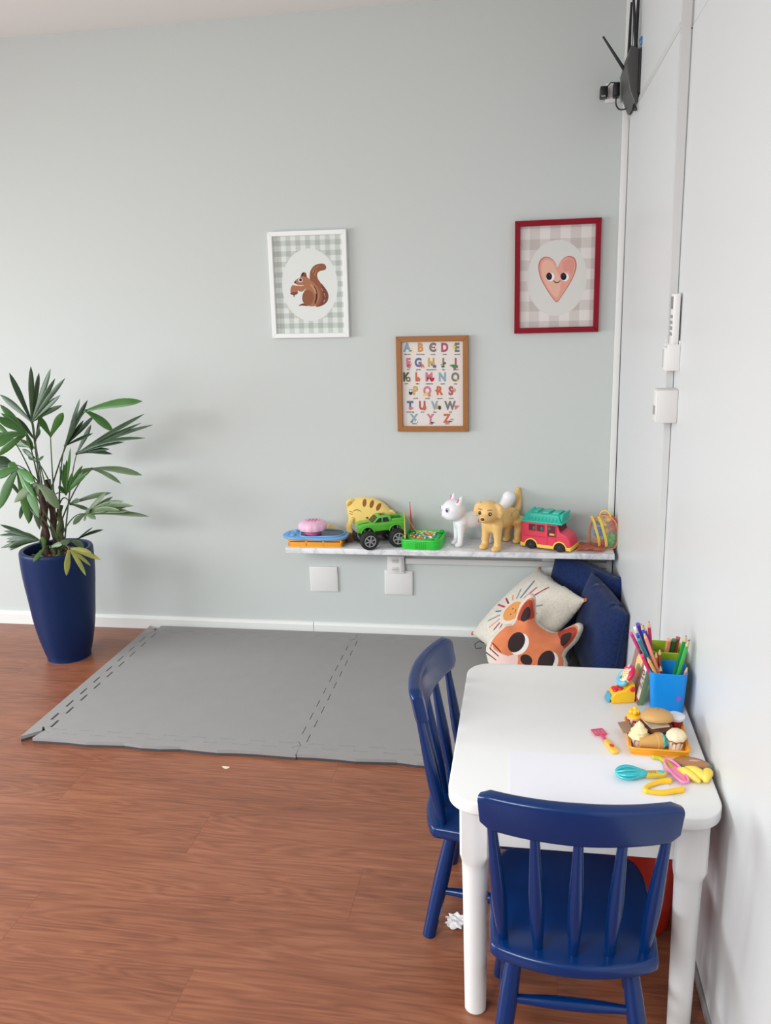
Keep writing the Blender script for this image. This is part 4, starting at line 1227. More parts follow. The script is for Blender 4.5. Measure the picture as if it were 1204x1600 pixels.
HM = Matrix.Translation((.092, .004, .157)) @ Matrix.Rotation(R(12), 4, 'Z') @ Matrix.Rotation(R(12), 4, 'Y') @ Matrix.Scale(.92, 4)
hb = MB(HM)
hb.bm.free(); hb.bm = b.bm
hb.ell((0, 0, .004), (.046, .047, .044)); hb.ell((.030, 0, -.012), (.036, .027, .022)); hb.ell((.048, 0, -.008), (.020, .020, .016)); hb.ell((.025, 0, -.026), (.030, .020, .010))
for s in (-1, 1):
    hb.tube([(-.006, s * .034, .034), (-.002, s * .050, .024), (.004, s * .055, .002), (.010, s * .051, -.020)], [.011, .013, .014, .009], 0, 10)
fuse(b, 'body', M_gold, t, .0036, 4)
for s in (-1, 1):
    e = MB(HM @ Matrix.Translation((.040, s * .0225, .010)) @ Matrix.Rotation(s * R(24), 4, 'Z'))
    e.ell((0, 0, 0), (.0055, .0085, .0085), 0, None, 16, 12); e.ell((.003, 0, 0), (.004, .006, .006), 1, None, 14, 10); e.ell((.0065, s * .002, .0025), (.0015, .0018, .0018), 2, None, 8, 6)
    e.build('eye', [pm('brown_iris', (132, 88, 52), .25), pm('dark_pupil', (24, 16, 14), .15), pm('eye_glint', (240, 240, 240), .2)], t)
    MB(HM).tube([(.043, s * .013, .026), (.042, s * .022, .030), (.036, s * .032, .027)], .0015, 0, 6).build('eyebrow', pm('brow_brown', (170, 120, 66), .6), t)
MB(HM).ell((.067, 0, -.004), (.005, .0085, .006), 0, None, 14, 10).build('nose', pm('dark_nose', (74, 46, 38), .3), t)
MB(HM).tube([(.0665, -.001, -.010), (.062, -.006, -.018), (.052, -.015, -.019)], .0009, 0, 5).tube([(.0665, .001, -.010), (.062, .006, -.018), (.052, .015, -.019)], .0009, 0, 5).build('mouth_line', pm('mouth_brown', (140, 86, 52), .6), t)
MB(HM).tube([(.052, -.026, -.014), (.045, -.031, -.024), (.038, -.032, -.034)], .0016, 0, 6).build('red_scratch', pm('red_pen_mark', (206, 70, 56), .6), t)
MB().tube([(-.050 + .040 * math.cos(a), .0345 - .004, .105 + .036 * math.sin(a)) for a in [R(-20 + 15 * k) for k in range(9)]], .0008, 0, 5).build('joint_line', pm('hip_line', (168, 128, 72), .6), t)

# ---- pink camper van
t = thing('toy_van', 'pink and yellow toy camper van with a turquoise roof rack', 'toy van', (-.250, -.122, SH), R(-22))
M_vp = pm('coral_pink_plastic', (226, 66, 92), .35)
M_vy = pm('yellow_trim', (244, 204, 74), .35)
L_ = -.100
ax, bx = -.058, .058
P_ = [(-.100, .016), (-.100, .098), (-.092, .108), (.044, .108), (.056, .076), (.080, .068), (.094, .052), (.1, .030), (.1, .016)] + arch(bx, .014, .023, 8, 172) + arch(ax, .014, .023, 8, 172)
def clean(pts):
    o2 = []
    for p_ in pts:
        if not o2 or math.hypot(p_[0] - o2[-1][0], p_[1] - o2[-1][1]) > 1e-5: o2.append(p_)
    return o2
m = MB()
m.prism(clean(P_), .088, 0, Matrix.Translation((0, .044, 0)) @ XZY, .005, 3)
m.build('body', M_vp, t, 40)
m = MB()
for y in (-.0455, .0455):
    for cx in (ax, bx): m.tube([(x, y * .985, z) for x, z in arch(cx, .014, .0255, 2, 178)], .0030, 0, 8)
    for x0, x1 in ((-.101, ax - .024), (ax + .024, bx - .024), (bx + .024, .1015)):
        m.box(((x0 + x1) / 2, y * .97, .0145), (x1 - x0, .004, .013), 0, .0015)
m.box((.1005, 0, .016), (.006, .090, .016), 0, .003); m.box((-.1005, 0, .016), (.006, .088, .016), 0, .003)
m.build('trim_strip', M_vy, t)
m = MB()
for s in (-1, 1):
    y = s * .0445
    for poly in (rrect(.026, .024, .002, 3, -.054, .086), rrect(.026, .024, .002, 3, -.020, .086), rrect(.030, .042, .002, 3, .024, .078)):
        m.prism(poly, .0016, 0, Matrix.Translation((0, y + .0008, 0)) @ XZY)
m.poly([(.0478, -.036, .1035), (.0478, .036, .1035), (.0578, .036, .0785), (.0578, -.036, .0785)][::-1])
m.build('window_opening', pm('dark_interior', (104, 30, 48), .7), t, 0)
m = MB()
for s in (-1, 1):
    y = s * .0452
    for x, z, w_, h_ in ((-.054, .086, .0295, .0275), (-.020, .086, .0295, .0275), (.024, .078, .0335, .0455)):
        m.tube([(px, y, pz) for px, pz in rrect(w_, h_, .003, 3, x, z)], .0014, 0, 6, True)
m.build('window_frame', M_vp, t)
m = MB()
for x in (-.047, -.015): m.ell((x, -.0448, .084), (.006, .0016, .009), 0, None, 10, 8)
m.ell((.015, -.0448, .088), (.005, .0016, .007), 0, None, 10, 8)
m.build('passenger', pm('teal_figure', (30, 120, 92), .5), t)
MB().box((.026, -.0450, .066), (.020, .002, .009), 0, .0008).build('dashboard', pm('mustard_plastic', (220, 176, 60), .4), t)
MB().tube([(x, -.0442, z) for x, z in rrect(.036, .086, .004, 3, .024, .061)], .0008, 0, 5, True).tube([(-.085, -.0442, .052), (.003, -.0442, .052)], .0008, 0, 5).build('door_seam', pm('dark_pink_line', (176, 40, 70), .5), t)
M_teal = pm('turquoise_plastic', (46, 190, 168), .35)
m = MB()
m.prism([(-.096, .108), (-.084, .142), (.050, .142), (.062, .108)], .090, 0, Matrix.Translation((0, .045, 0)) @ XZY, .004, 2)
m.box((-.018, 0, .110), (.168, .100, .008), 0, .003)
for x in (-.05, -.005, .035): m.box((x, 0, .144), (.026, .062, .010), 0, .003)
m.box((-.066, 0, .150), (.012, .016, .014), 0, .003)
m.prism([(.050, .140), (.062, .150), (.068, .150), (.062, .112)], .080, 0, Matrix.Translation((0, .04, 0)) @ XZY, .002, 1)
for k in range(9): m.box((-.072 + k * .014, -.0455, .124), (.008, .004, .010), 0, .001, (R(0), 0, 0))
m.build('roof_rack', M_teal, t, 40)
for cx in (ax, bx):
    for s in (-1, 1):
        w_ = MB().lathe([(.006, -.007), (.0175, -.007), (.0195, -.004), (.0195, .004), (.0175, .007), (.006, .007)], (0, 0, 0), 0, 36, (PI / 2, 0, 0)).build('wheel', M_tyre, t, 40, (cx, s * .041, .0196))
        MB().lathe([(0, -.0065), (.0135, -.0065), (.0135, .0065), (0, .0065)], (0, 0, 0), 0, 24, (PI / 2, 0, 0)).cyl((0, s * .007, 0), .005, .003, 0, (PI / 2, 0, 0), 12).build('hub_cap', pm('grey_black_hub', (58, 56, 58), .35), w_)

# ---- folded coral net
t = bmesh.new()
N = 26
g_ = [[None] * (N + 1) for _ in range(N + 1)]
for i in range(N + 1):
    for j in range(N + 1):
        u, v = i / N, j / N
        x = -.052 + .104 * u + .008 * math.sin(5 * v); y = -.055 + .105 * v + .006 * math.sin(4 * u + 2)
        z = .004 + .0045 * abs(math.sin(9 * u + 5 * v)) + .004 * abs(math.sin(13 * v - 3 * u)) + .003 * math.sin(PI * u)
        g_[i][j] = t.verts.new((x, y, max(.001, z)))
for i in range(N):
    for j in range(N): t.faces.new((g_[i][j], g_[i + 1][j], g_[i + 1][j + 1], g_[i][j + 1]))
r_ = bmesh.ops.solidify(t, geom=t.faces[:], thickness=-.0012)
M_net = pm('coral_mesh_fabric', (232, 146, 118), .9, noise=.2, nscale=260)
tag(MB().add(t).build('net_bag', M_net, None, 60, (-.100, -.128, SH)), 'flattened coral coloured mesh bag lying on the shelf beside the van', 'net bag')

# ---- clear bag of building pieces
t = thing('clear_bag', 'clear plastic bag with yellow handles standing in the corner of the shelf', 'bag', (-.042, -.112, SH), R(-20))
def bag_outline(s=1.0):
    return smooth_poly([(-.056 * s, .012), (-.060 * s, .05), (-.052 * s, .095), (-.030 * s, .122), (0, .130), (.030 * s, .122), (.048 * s, .095), (.052 * s, .05), (.046 * s, .012), (.02, .001), (-.03, .001)], 3)
oo = bag_outline()
hb = MB(Matrix.Translation((0, 0, 0)) @ Matrix.Rotation(PI / 2, 4, 'X'))
hb.add(puff(oo, [], .034, .011, dome(.05)), None)
M_clear = mat('clear_vinyl', (246, 244, 240), rough=.08, trans=.6, alpha=.34)
hb.build('bag_body', M_clear, t, 70)
MB().tube([(x, -.010, z) for x, z in oo], .0022, 0, 6, True).build('edge_piping', pm('orange_piping', (236, 150, 70), .5), t)
MB().tube([(x * 1.0, .012, z) for x, z in oo], .0022, 0, 6, True).build('edge_piping', pm('red_piping', (222, 96, 80), .5), t)
M_strap = pm('yellow_strap', (244, 210, 84), .5)
for y, dx in ((-.040, -.014), (-.036, .012)):
    pth = smooth_poly([(dx - .032, y + .01, .128), (dx - .016, y - .006, .112), (dx - .004, y - .012, .080), (dx + .006, y - .010, .045), (dx + .006, y, .018)], 5, False)
    MB().tube(pth, .0058, 0, 4, False, .5).build('handle', M_strap, t)
MB().tube(smooth_poly([(-.02, 0, .128), (-.008, -.004, .146), (.010, -.004, .146), (.022, 0, .126)], 5, False), .006, 0, 6, False, .6).build('handle', M_strap, t)
bl = [('blue', (48, 126, 206), 5), ('green', (84, 190, 74), 5), ('orange', (240, 160, 50), 3), ('magenta', (214, 50, 110), 2), ('red', (220, 80, 70), 2), ('yellow', (246, 206, 70), 4)]
spots = {'blue': [(-.030, 0, .066), (-.018, -.010, .074), (-.026, -.008, .053), (-.012, -.012, .061), (-.034, .006, .088)],
         'green': [(.016, -.008, .028), (.028, -.004, .036), (.012, -.010, .042), (.030, .004, .050), (.024, .0, .020)],
         'orange': [(-.030, -.006, .034), (-.018, -.008, .027), (-.024, .006, .020)], 'magenta': [(-.008, -.008, .016), (.002, -.004, .024)], 'red': [(.028, .006, .078), (.024, .008, .098)], 'yellow': [(-.006, .010, .092), (.004, .012, .066), (-.020, .012, .104), (.010, .010, .110)]}
RB = Matrix.Rotation(R(-20), 4, 'Z')
random.seed(21)
for nm, c_, n_ in bl:
    M_b = pm('block_' + nm, c_, .35)
    for k in range(n_):
        p_ = RB @ Vector(spots[nm][k])
        b = MB(Euler((random.random() * 3, random.random() * 3, random.random() * 3)).to_matrix().to_4x4() @ Matrix.Scale(1.45, 4))
        b.cyl((0, 0, 0), .0062, .010, 0, None, 14, None, .001); b.cyl((0, 0, .007), .0034, .005, 0, None, 10)
        for q_ in range(4): b.box((.007 * math.cos(q_ * PI / 2), .007 * math.sin(q_ * PI / 2), 0), (.005, .005, .007), 0, .001)
        o = b.build('plastic_piece', M_b, None, 40, (p_.x - .042, p_.y - .112, p_.z + SH))
        tag(o, f'small {nm} plastic building piece inside the clear bag in the corner', 'building piece', f'{nm} pieces in the clear bag')

# ================================================================== things on the right wall
t = thing('wifi_router', 'black angular router with tall aerials mounted high in the corner', 'router', (0, -.20, 2.08))
m = MB()
sec = [(-.003, -.085), (-.003, .070), (-.030, .082), (-.044, .030), (-.030, -.050), (-.014, -.088)]   # x, z
m.prism(sec, .20, 0, Matrix(((1, 0, 0, 0), (0, 0, 1, -.09), (0, 1, 0, 0), (0, 0, 0, 1))), .003, 1)
m.build('housing', M_charcoal, t, 30)
m = MB()
m.prism([(-.001, -.060), (-.001, .066), (.012, .078), (.017, .066), (.017, -.030), (.010, -.070)], .016, 0, Matrix(((1, 0, 0, -.004), (0, 0, 1, -.108), (0, 1, 0, 0), (0, 0, 0, 1))), .002, 1)
m.build('front_panel', M_black, t, 30)
def aerial(p0, p1, w_=.0075):
    a, b_ = Vector(p0), Vector(p1)
    MB().tube([a, a.lerp(b_, .05), a.lerp(b_, .5), b_], [.006, w_, w_ * .85, w_ * .6], 0, 10, False, .75).build('aerial', M_black, t)
aerial((-.040, .0, .030), (-.112, .0, .135))
aerial((-.026, .02, .075), (-.024, .02, .235))
aerial((-.008, -.06, .03), (-.026, -.06, .225), .009)
aerial((-.010, -.02, .078), (-.006, -.02, .26), .009)
MB().ell((.002, -.105, .088), (.010, .008, .014), 0, None, 14, 10).build('blue_cap', pm('blue_indicator', (40, 110, 160), .2), t)
m = MB()
m.tube(smooth_poly([(-.012, -.07, -.088), (-.016, -.075, -.104), (-.006, -.08, -.108), (-.010, -.078, -.096), (-.018, -.07, -.110), (-.022, -.05, -.115)], 4, False), .003, 0, 6)
m.build('cable_loop', M_black, t)
t = thing('power_adapter', 'white wall outlet with two black plug adapters beside the router', 'plug', (-.062, 0, 2.082))
MB().box((.004, -.010, 0), (.052, .020, .062), 0, .003).build('outlet', M_plastic, t)
MB().box((-.030, -.030, -.002), (.026, .040, .038), 0, .004).build('adapter', M_black, t)
MB().box((.012, -.034, .002), (.022, .048, .046), 0, .004).build('adapter', M_black, t)
MB().tube([(-.02, -.04, .015), (-.008, -.045, .026), (.006, -.045, .026)], .002, 0, 6).tube(smooth_poly([(.012, -.04, -.02), (.012, -.045, -.045), (.022, -.07, -.066), (.038, -.11, -.073), (.048, -.13, -.066)], 5, False), .0026, 0, 6).build('cable', M_black, t)
MB().box((-.032, -.0505, -.016), (.014, .001, .006)).build('rating_label', M_greyplastic, t)

t = thing('remote_control', 'white air conditioner remote standing in its wall holder', 'remote', (XR, -1.125, 1.205))
MB().box((-.012, 0, .125), (.016, .045, .13), 0, .004).build('remote_body', M_plastic, t)
MB().box((-.0203, .004, .168), (.001, .032, .030), 0, .0003).build('display', pm('grey_display', (128, 130, 134), .2), t)
m = MB()
for k in range(4):
    for j in (-1, 0, 1): m.box((-.0203, j * .012, .135 - k * .014), (.0015, .008, .008), 0, .0004)
m.build('button', M_greyplastic, t)
h_ = thing('remote_holder', 'white wall holder gripping the remote control', 'remote holder', (XR, -1.125, 1.21))
m = MB()
m.box((-.0015, 0, .035), (.003, .058, .075), 0, .001); m.box((-.032, 0, .028), (.003, .058, .056), 0, .001)
m.box((-.016, 0, .0015), (.032, .058, .003), 0, .001); m.box((-.016, -.0285, .032), (.030, .003, .064), 0, .001); m.box((-.016, .0285, .032), (.030, .003, .064), 0, .001)
m.build('shell', M_plastic, h_)
MB().box((-.0338, .016, .028), (.0008, .006, .045)).build('slot', M_greyplastic, h_)
t = thing('switch_box', 'white surface switch box on the wall below the remote control', 'switch box', (XR, -1.13, 1.122))
MB().box((-.024, 0, 0), (.048, .062, .082), 0, .003).build('housing', pm('box_plastic', (226, 223, 221), .45), t)
MB().box((-.0492, 0, 0), (.003, .058, .078), 0, .0012).build('cover', M_plastic, t)
MB().box((-.0512, .006, -.012), (.003, .022, .022), 0, .0008).build('switch_key', M_greyplastic, t)
# ================================================================== things on the table (z = TZ)
# ---- paper
t = MB().prism(rrect(.296, .205, .001, 1), .0008)
tag(t.build('paper_sheet', mat('drawing_paper', (238, 239, 246), .8), None, 0, (-.215, -1.878, TZ)), 'blank white sheet of paper lying on the table by the near chair', 'paper').rotation_euler.z = R(1.5)

# ---- pencil cups
def square_cup(name, label, loc, rz, w0, w1, h, c):
    t = thing(name, label, 'pencil cup', loc, rz)
    b = bmesh.new()
    def rg(w_, z, r): return [b.verts.new((x, y, z)) for x, y in rrect(w_, w_, r, 6)]
    R_ = [rg(w0, 0, .012), rg(w0 + (w1 - w0) * .5, h * .5, .013), rg(w1 - .001, h - .003, .014), rg(w1, h, .014), rg(w1 - .004, h + .001, .013), rg(w1 - .006, h - .002, .013), rg(w0 - .005, .004, .011)]
    for A_, B_ in zip(R_, R_[1:]):
        for k in range(len(A_)): b.faces.new((A_[k], A_[(k + 1) % len(A_)], B_[(k + 1) % len(A_)], B_[k]))
    b.faces.new(R_[0][::-1]); b.faces.new(R_[-1])
    MB().add(b).build('cup', pm('cup_plastic', c, .35), t, 40)
    return t
bc = square_cup('pencil_cup', 'bright blue square pencil cup full of coloured pencils on the table', (-.026, -1.545, TZ), R(-4), .068, .080, .095, (4, 140, 226))
MB(Matrix.Translation((.022, -.0388, .040)) @ Matrix.Rotation(R(86.5), 4, 'X')).prism(ring(0, 0, .006, .007, 10), .0006).build('scuffed_sticker', pm('purple_sticker', (112, 104, 190), .5), bc)
gc = square_cup('pencil_cup', 'lime green square cup with crayons behind the blue pencil cup', (-.018, -1.455, TZ), R(-3), .062, .074, .106, (158, 190, 42))
BASE = Vector((-.028, -1.540, TZ + .006))
M_wood = pm('pencil_wood', (222, 178, 130), .7)
def pencil(label, c, foot, tip, L=None, lead=None, blunt=False, rad=.0037):
    a = BASE + Vector(foot); d = (Vector(tip) - a); L = L or d.length; d.normalize()
    q = Vector((0, 0, 1)).rotation_difference(d)
    t = thing('pencil', label, 'pencil', a)
    t.rotation_mode = 'QUATERNION'; t.rotation_quaternion = q
    tl = 0 if blunt else .015
    MB().cyl((0, 0, (L - tl) / 2), rad, L - tl, 0, None, 6).build('shaft', pm('pencil_paint', c, .3), t, 20)
    if blunt:
        MB().lathe([(rad * 1.02, L - .004), (rad * 1.02, L), (0, L + .001)], seg=12).build('end_cap', pm('pencil_paint_end', tuple(min(255, v + 40) for v in c), .4), t)
    else:
        MB().lathe([(rad * .98, L - tl), (.0013, L - .0035), (0, L - .0035)], seg=12).build('sharpened_tip', M_wood, t)
        MB().lathe([(.0014, L - .0037), (0, L)], seg=8).build('lead', pm('pencil_lead', lead or c, .5), t)
G_ = (44, 44, 48)
pencil('magenta pencil with blunt end leaning furthest left out of the blue cup', (200, 44, 120), (.002, -.008, 0), (-.108, -1.540, .672), None, None, True)
pencil('dark purple pencil with blunt end leaning left near the back of the blue cup', (62, 40, 140), (.010, .022, 0), (-.093, -1.530, .690), None, None, True, .0045)
pencil('white tipped pencil leaning left between the purple pencils in the blue cup', (230, 226, 228), (.002, .014, 0), (-.0985, -1.53, .681), None, None, True, .0033)
pencil('dark blue pencil leaning left in the blue cup', (40, 60, 150), (.004, .006, 0), (-.0945, -1.542, .671), None, None, True)
pencil('teal pencil leaning left in the blue cup', (34, 128, 140), (.012, -.002, 0), (-.0915, -1.545, .660), None, None, True)
pencil('bright blue pencil with a graphite tip in the left bunch of the blue cup', (40, 100, 200), (.006, .012, 0), (-.0865, -1.533, .692), None, G_)
pencil('violet pencil with a graphite tip in the left bunch of the blue cup', (126, 44, 130), (.004, .018, 0), (-.0805, -1.530, .688), None, G_)
pencil('crimson pencil standing nearly upright in the blue cup', (186, 20, 88), (-.018, .018, 0), (-.0685, -1.525, .695), None, G_)
pencil('salmon pencil leaning left at the front of the blue cup', (232, 140, 112), (.012, -.020, 0), (-.0825, -1.552, .680), None, G_)
pencil('black pencil leaning low to the left out of the blue cup', (48, 36, 48), (.010, .004, 0), (-.0905, -1.556, .640), None, None, True, .003)
pencil('pink pencil leaning low to the left over the rim of the blue cup', (214, 56, 110), (.000, -.014, 0), (-.0855, -1.562, .630), None, None, True)
pencil('tan wooden pencil lying across the front left corner of the blue cup', (222, 170, 100), (.016, -.024, 0), (-.0765, -1.572, .632), None, G_)
pencil('short orange brown pencil standing in the middle of the blue cup', (196, 106, 62), (-.018, -.004, 0), (-.0535, -1.548, .634), None, G_)
pencil('short brown pencil with a sharp tip standing in the blue cup', (150, 80, 44), (-.010, .004, 0), (-.0455, -1.545, .640), None, G_)
pencil('short dark red pencil low in the middle of the blue cup', (120, 40, 36), (-.004, -.012, 0), (-.0440, -1.556, .606))
pencil('bright green pencil leaning right in the blue cup, nearer one of two', (50, 176, 74), (.004, -.020, 0), (.0115, -1.560, .668), None, G_)
pencil('dark green pencil leaning right in the blue cup, just behind the bright green one', (34, 140, 66), (-.002, -.012, 0), (.0085, -1.546, .673), None, G_)
pencil('short salmon pencil leaning right at the right rim of the blue cup', (226, 136, 104), (.020, -.020, 0), (.0125, -1.562, .608), None, G_)
pencil('thin grey pencil at the far right of the blue cup', (150, 150, 140), (.020, .004, 0), (.0165, -1.545, .664), None, G_, False, .0016)
BASE = Vector((-.018, -1.452, TZ + .006))
pencil('wide salmon crayon leaning in the lime green cup', (214, 140, 104), (-.010, -.012, 0), (-.012, -1.462, .628), None, None, True, .006)
pencil('dark green crayon leaning in the lime green cup', (40, 84, 44), (-.002, -.008, 0), (-.001, -1.464, .629), None, None, True, .0055)
pencil('dark red crayon leaning in the lime green cup', (150, 50, 50), (.006, -.004, 0), (.008, -1.458, .632), None, None, True, .005)

# ---- toy food carton leaning on the blue cup
t = thing('food_carton', 'thin printed card box with a sandwich picture leaning on the blue cup', 'box', (-.094, -1.497, TZ), rot=(0, R(11), R(9)))
MB().box((.006, 0, .058), (.012, .100, .116), 0, .0006).build('carton', pm('olive_card', (112, 136, 92), .6), t)
m = MB(Matrix(((0, 0, -1, -.0003), (-1, 0, 0, 0), (0, 1, 0, 0), (0, 0, 0, 1))))   # x -> towards viewer (-y), y -> up
m.prism(rrect(.098, .114, .001, 1, 0, .058), .0002, 0)
m.prism(rrect(.020, .114, .0005, 1, .039, .058), .0004, 1)
m.prism(rrect(.098, .012, .0005, 1, 0, .007), .0004, 2)
m.prism(ring(-.004, .082, .020, .026, 20, -.3), .0006, 3)
m.prism(ring(.004, .066, .018, .014, 16, -.3), .0008, 4)
m.prism(ring(0, .056, .014, .008, 14), .0010, 5)
text(m, '2,10', .026, Matrix.Translation((.039, .060, .0008)) @ Matrix.Rotation(R(90), 4, 'Z'), 6, .0004)
m.build('printed_face', [pm('brown_print', (150, 112, 100), .6), pm('white_band', (236, 228, 226), .6), pm('red_band', (190, 40, 44), .6), pm('bread_print', (226, 190, 130), .6), pm('lettuce_print', (128, 140, 84), .6), pm('filling_print', (206, 120, 80), .6), pm('mauve_digits', (140, 96, 110), .6)], t, 0)

# ---- toy telephone
t = thing('toy_telephone', 'small yellow toy telephone with a red topped receiver on the table', 'toy', (-.119, -1.521, TZ), R(12))
M_tely = pm('telephone_yellow', (250, 196, 36), .3)
m = MB()
m.prism([(-.026, 0), (-.030, .012), (-.022, .026), (.002, .032), (.012, .044), (.024, .044), (.026, .012), (.024, 0)], .038, 0, Matrix.Translation((0, .019, 0)) @ XZY, .004, 3)
m.build('base', M_tely, t, 40)
m = MB(Matrix.Translation((-.012, -.002, .029)) @ Matrix.Rotation(R(-14), 4, 'Y'))
for x, y in ((-.006, -.006), (.006, -.006), (-.006, .006), (.006, .006), (0, 0)): m.ell((x, y, .001), (.006, .006, .004), 0, None, 12, 8)
m.build('red_flower_button', pm('telephone_red', (222, 42, 56), .3), t)
MB().ell((.018, -.0195, .034), (.0065, .003, .0065), 0, None, 14, 8).build('red_side_button', pm('side_red', (226, 50, 44), .3), t)
MB().box((-.031, 0, .010), (.006, .026, .018), 0, .002, (0, R(20), 0)).build('blue_slot', pm('telephone_blue', (84, 176, 216), .3), t)
DM = Matrix.Translation((.006, -.006, .062)) @ Matrix.Rotation(R(-24), 4, 'Z') @ Matrix.Rotation(R(-52), 4, 'Y') @ Matrix.Rotation(R(18), 4, 'X')
MB(DM).lathe([(0, -.006), (.017, -.006), (.019, -.002), (.018, .004), (.015, .006), (0, .006)], seg=32).build('keypad', pm('keypad_cream', (238, 224, 180), .4), t)
m = MB(DM)
for k in range(12):
    m.ell(((k % 4 - 1.5) * .006, (k // 4 - 1) * .007, .006), (.0016, .0016, .001), 0, None, 8, 6)
m.build('key', pm('gold_key', (190, 140, 40), .4), t)
MB(DM).box((-.010, 0, .0062), (.007, .007, .003), 0, .001).build('teal_key', pm('teal_key', (36, 140, 160), .4), t)
for lbl, a0, a1, c_ in (('red_receiver', -82, 82, (222, 40, 90)), ('blue_receiver_end', 100, 260, (110, 196, 228))):
    MB(DM).tube([(.021 * math.cos(R(a0 + (a1 - a0) * k / 14)), .021 * math.sin(R(a0 + (a1 - a0) * k / 14)), .001) for k in range(15)],
                [.004 + .0035 * math.sin(PI * k / 14) for k in range(15)], 0, 12).build(lbl, pm(lbl, c_, .3), t)
m = MB(DM)
for a in (-20, 22): m.box((.0225 * math.cos(R(a)), .0225 * math.sin(R(a)), .0082), (.007, .006, .002), 0, .001, (0, 0, R(a)))
m.build('white_patch', pm('lilac_patch', (206, 206, 240), .4), t)

# ---- orange tray with play food
t = thing('play_tray', 'orange plastic tray holding play food near the white wall', 'tray', (-.068, -1.700, TZ), R(-2))
M_or = pm('tray_orange', (244, 166, 40), .35)
m = MB()
m.prism(rrect(.112, .132, .008, 4), .003, 0, None, .001, 1)
for y in (-.064, .064): m.box((0, y, .009), (.112, .004, .014), 0, .0015, (R(-12 if y < 0 else 12) * -1, 0, 0))
for x in (-.054, .054): m.box((x, 0, .009), (.004, .132, .014), 0, .0015, (0, R(-12 if x > 0 else 12) * -1, 0))
m.tube([(x, y, .0155) for x, y in rrect(.116, .136, .010, 4)], .0022, 0, 6, True)
m.build('shell', M_or, t)
TF = TZ + .0035
def food(name, label, cat, x, y, z=TF, rz=0, rot=None): return thing(name, label, cat, (x, y, z), rz, 'play food on the orange tray', rot)
# burger in a red carton
t = food('play_burger', 'plastic hamburger with a sesame bun on the orange tray', 'play food', -.066, -1.688)
t.scale = (.83, .83, .83)
MB().lathe([(0, 0), (.030, 0), (.036, .004), (.041, .012), (.043, .018), (.041, .018), (.034, .008), (0, .006)], seg=40).build('red_dish', pm('dish_red', (206, 40, 40), .35), t)
MB().lathe([(.0425, .016), (.0435, .0185), (.0415, .0205), (.0395, .0185)], seg=40).build('dish_rim', pm('dish_rim', (240, 190, 110), .35), t)
MB().lathe([(0, .008), (.032, .008), (.035, .014), (.034, .020), (0, .020)], seg=36).build('bottom_bun', pm('bun', (212, 164, 98), .55), t)
MB().lathe([(0, .020), (.035, .020), (.0375, .024), (.0375, .029), (.035, .033), (0, .033)], seg=60, fn=lambda a, z: 1 + .015 * math.sin(17 * a) + .01 * math.sin(29 * a)).build('patty', pm('patty_brown', (112, 62, 44), .7, bump=.6, bscale=200), t)
MB(Matrix.Rotation(R(20), 4, 'Z')).prism(rrect(.050, .050, .003, 3), .0022, 0, Matrix.Translation((0, .004, .033))).prism([(.012, -.032), (.034, -.020), (.022, -.040)], .002, 0, Matrix.Translation((0, 0, .026)) @ Matrix.Rotation(R(0), 4, 'X')).build('cheese_slice', pm('white_cheese', (240, 228, 206), .4), t)
BT = Matrix.Translation((0, .003, .041)) @ Matrix.Rotation(R(-13), 4, 'X')
MB(BT).lathe([(0, 0), (.034, 0), (.039, .003), (.0405, .008), (.038, .016), (.030, .024), (.018, .0285), (0, .030)], seg=44).build('top_bun', pm('bun_top', (206, 160, 100), .5), t)
m = MB(BT); random.seed(2)
for k in range(30):
    a = 2 * PI * k * .381966; q_ = .003 + .030 * math.sqrt(k / 30)
    zz = .030 - .0062 * (q_ / .020) ** 2 if q_ < .022 else .0226 - (q_ - .022) * .72
    m.ell((q_ * math.cos(a), q_ * math.sin(a), zz + .0008), (.0020, .0014, .0010), 0, (0, 0, a), 8, 5)
m.build('sesame_seeds', pm('sesame', (136, 92, 48), .6), t)
# swirl helper
def swirl(mb, r, h, mi, turns=3, tip=True, z0=0, ridges=0):
    prof = []
    N_ = 26
    for k in range(N_ + 1):
        u = k / N_
        rr = r * (1 - u ** 1.6) * (1 + .10 * math.sin(2 * PI * turns * u))
        prof.append((max(rr, 0), z0 + h * u))
    prof[-1] = (0, z0 + h)
    mb.lathe([(0, z0)] + prof, (0, 0, 0), mi, 40, None, 1, (lambda a, z: 1 + .04 * math.sin(ridges * a + 200 * z)) if ridges else (lambda a, z: 1 + .05 * math.sin(a + 260 * z)))
def stripes_cup(t, r0, r1, h, base, band, n, name='cup'):
    m = MB()
    m.lathe([(0, 0), (r0, 0), (r0 + (r1 - r0) * .5, h * .5), (r1, h), (r1 * .93, h), (r1 * .9, h - .002), (0, h - .003)], seg=36)
    for k in range(n):
        a = 2 * PI * k / n
        q0, q1 = r0 + .0003, r1 + .0003
        w_ = PI / n * .55
        def pt(aa, u): rr = q0 + (q1 - q0) * u; return (rr * math.cos(aa), rr * math.sin(aa), h * (.08 + .8 * u))
        m.poly([pt(a - w_, 0), pt(a + w_, 0), pt(a + w_ * 1.6, 1), pt(a - w_ * .4, 1)], 1)
    m.build(name, [pm('cup_base', base, .4), pm('cup_band', band, .4)], t)
t = food('play_fries_cup', 'small striped play cup topped with yellow swirl at the back left of the tray', 'play food', -.107, -1.652)
stripes_cup(t, .011, .0155, .024, (236, 214, 196), (188, 60, 44), 7)
m = MB(); swirl(m, .0155, .010, 0, 1, True, .0235)
for k in range(7):
    a = k * 2.4; m.ell((.007 * math.cos(a), .007 * math.sin(a), .032 + .002 * (k % 3)), (.0055, .0055, .006), 0, None, 10, 8)
m.ell((.001, 0, .041), (.005, .005, .006), 0, None, 10, 8)
m.build('yellow_topping', pm('custard_yellow', (252, 200, 48), .4), t)
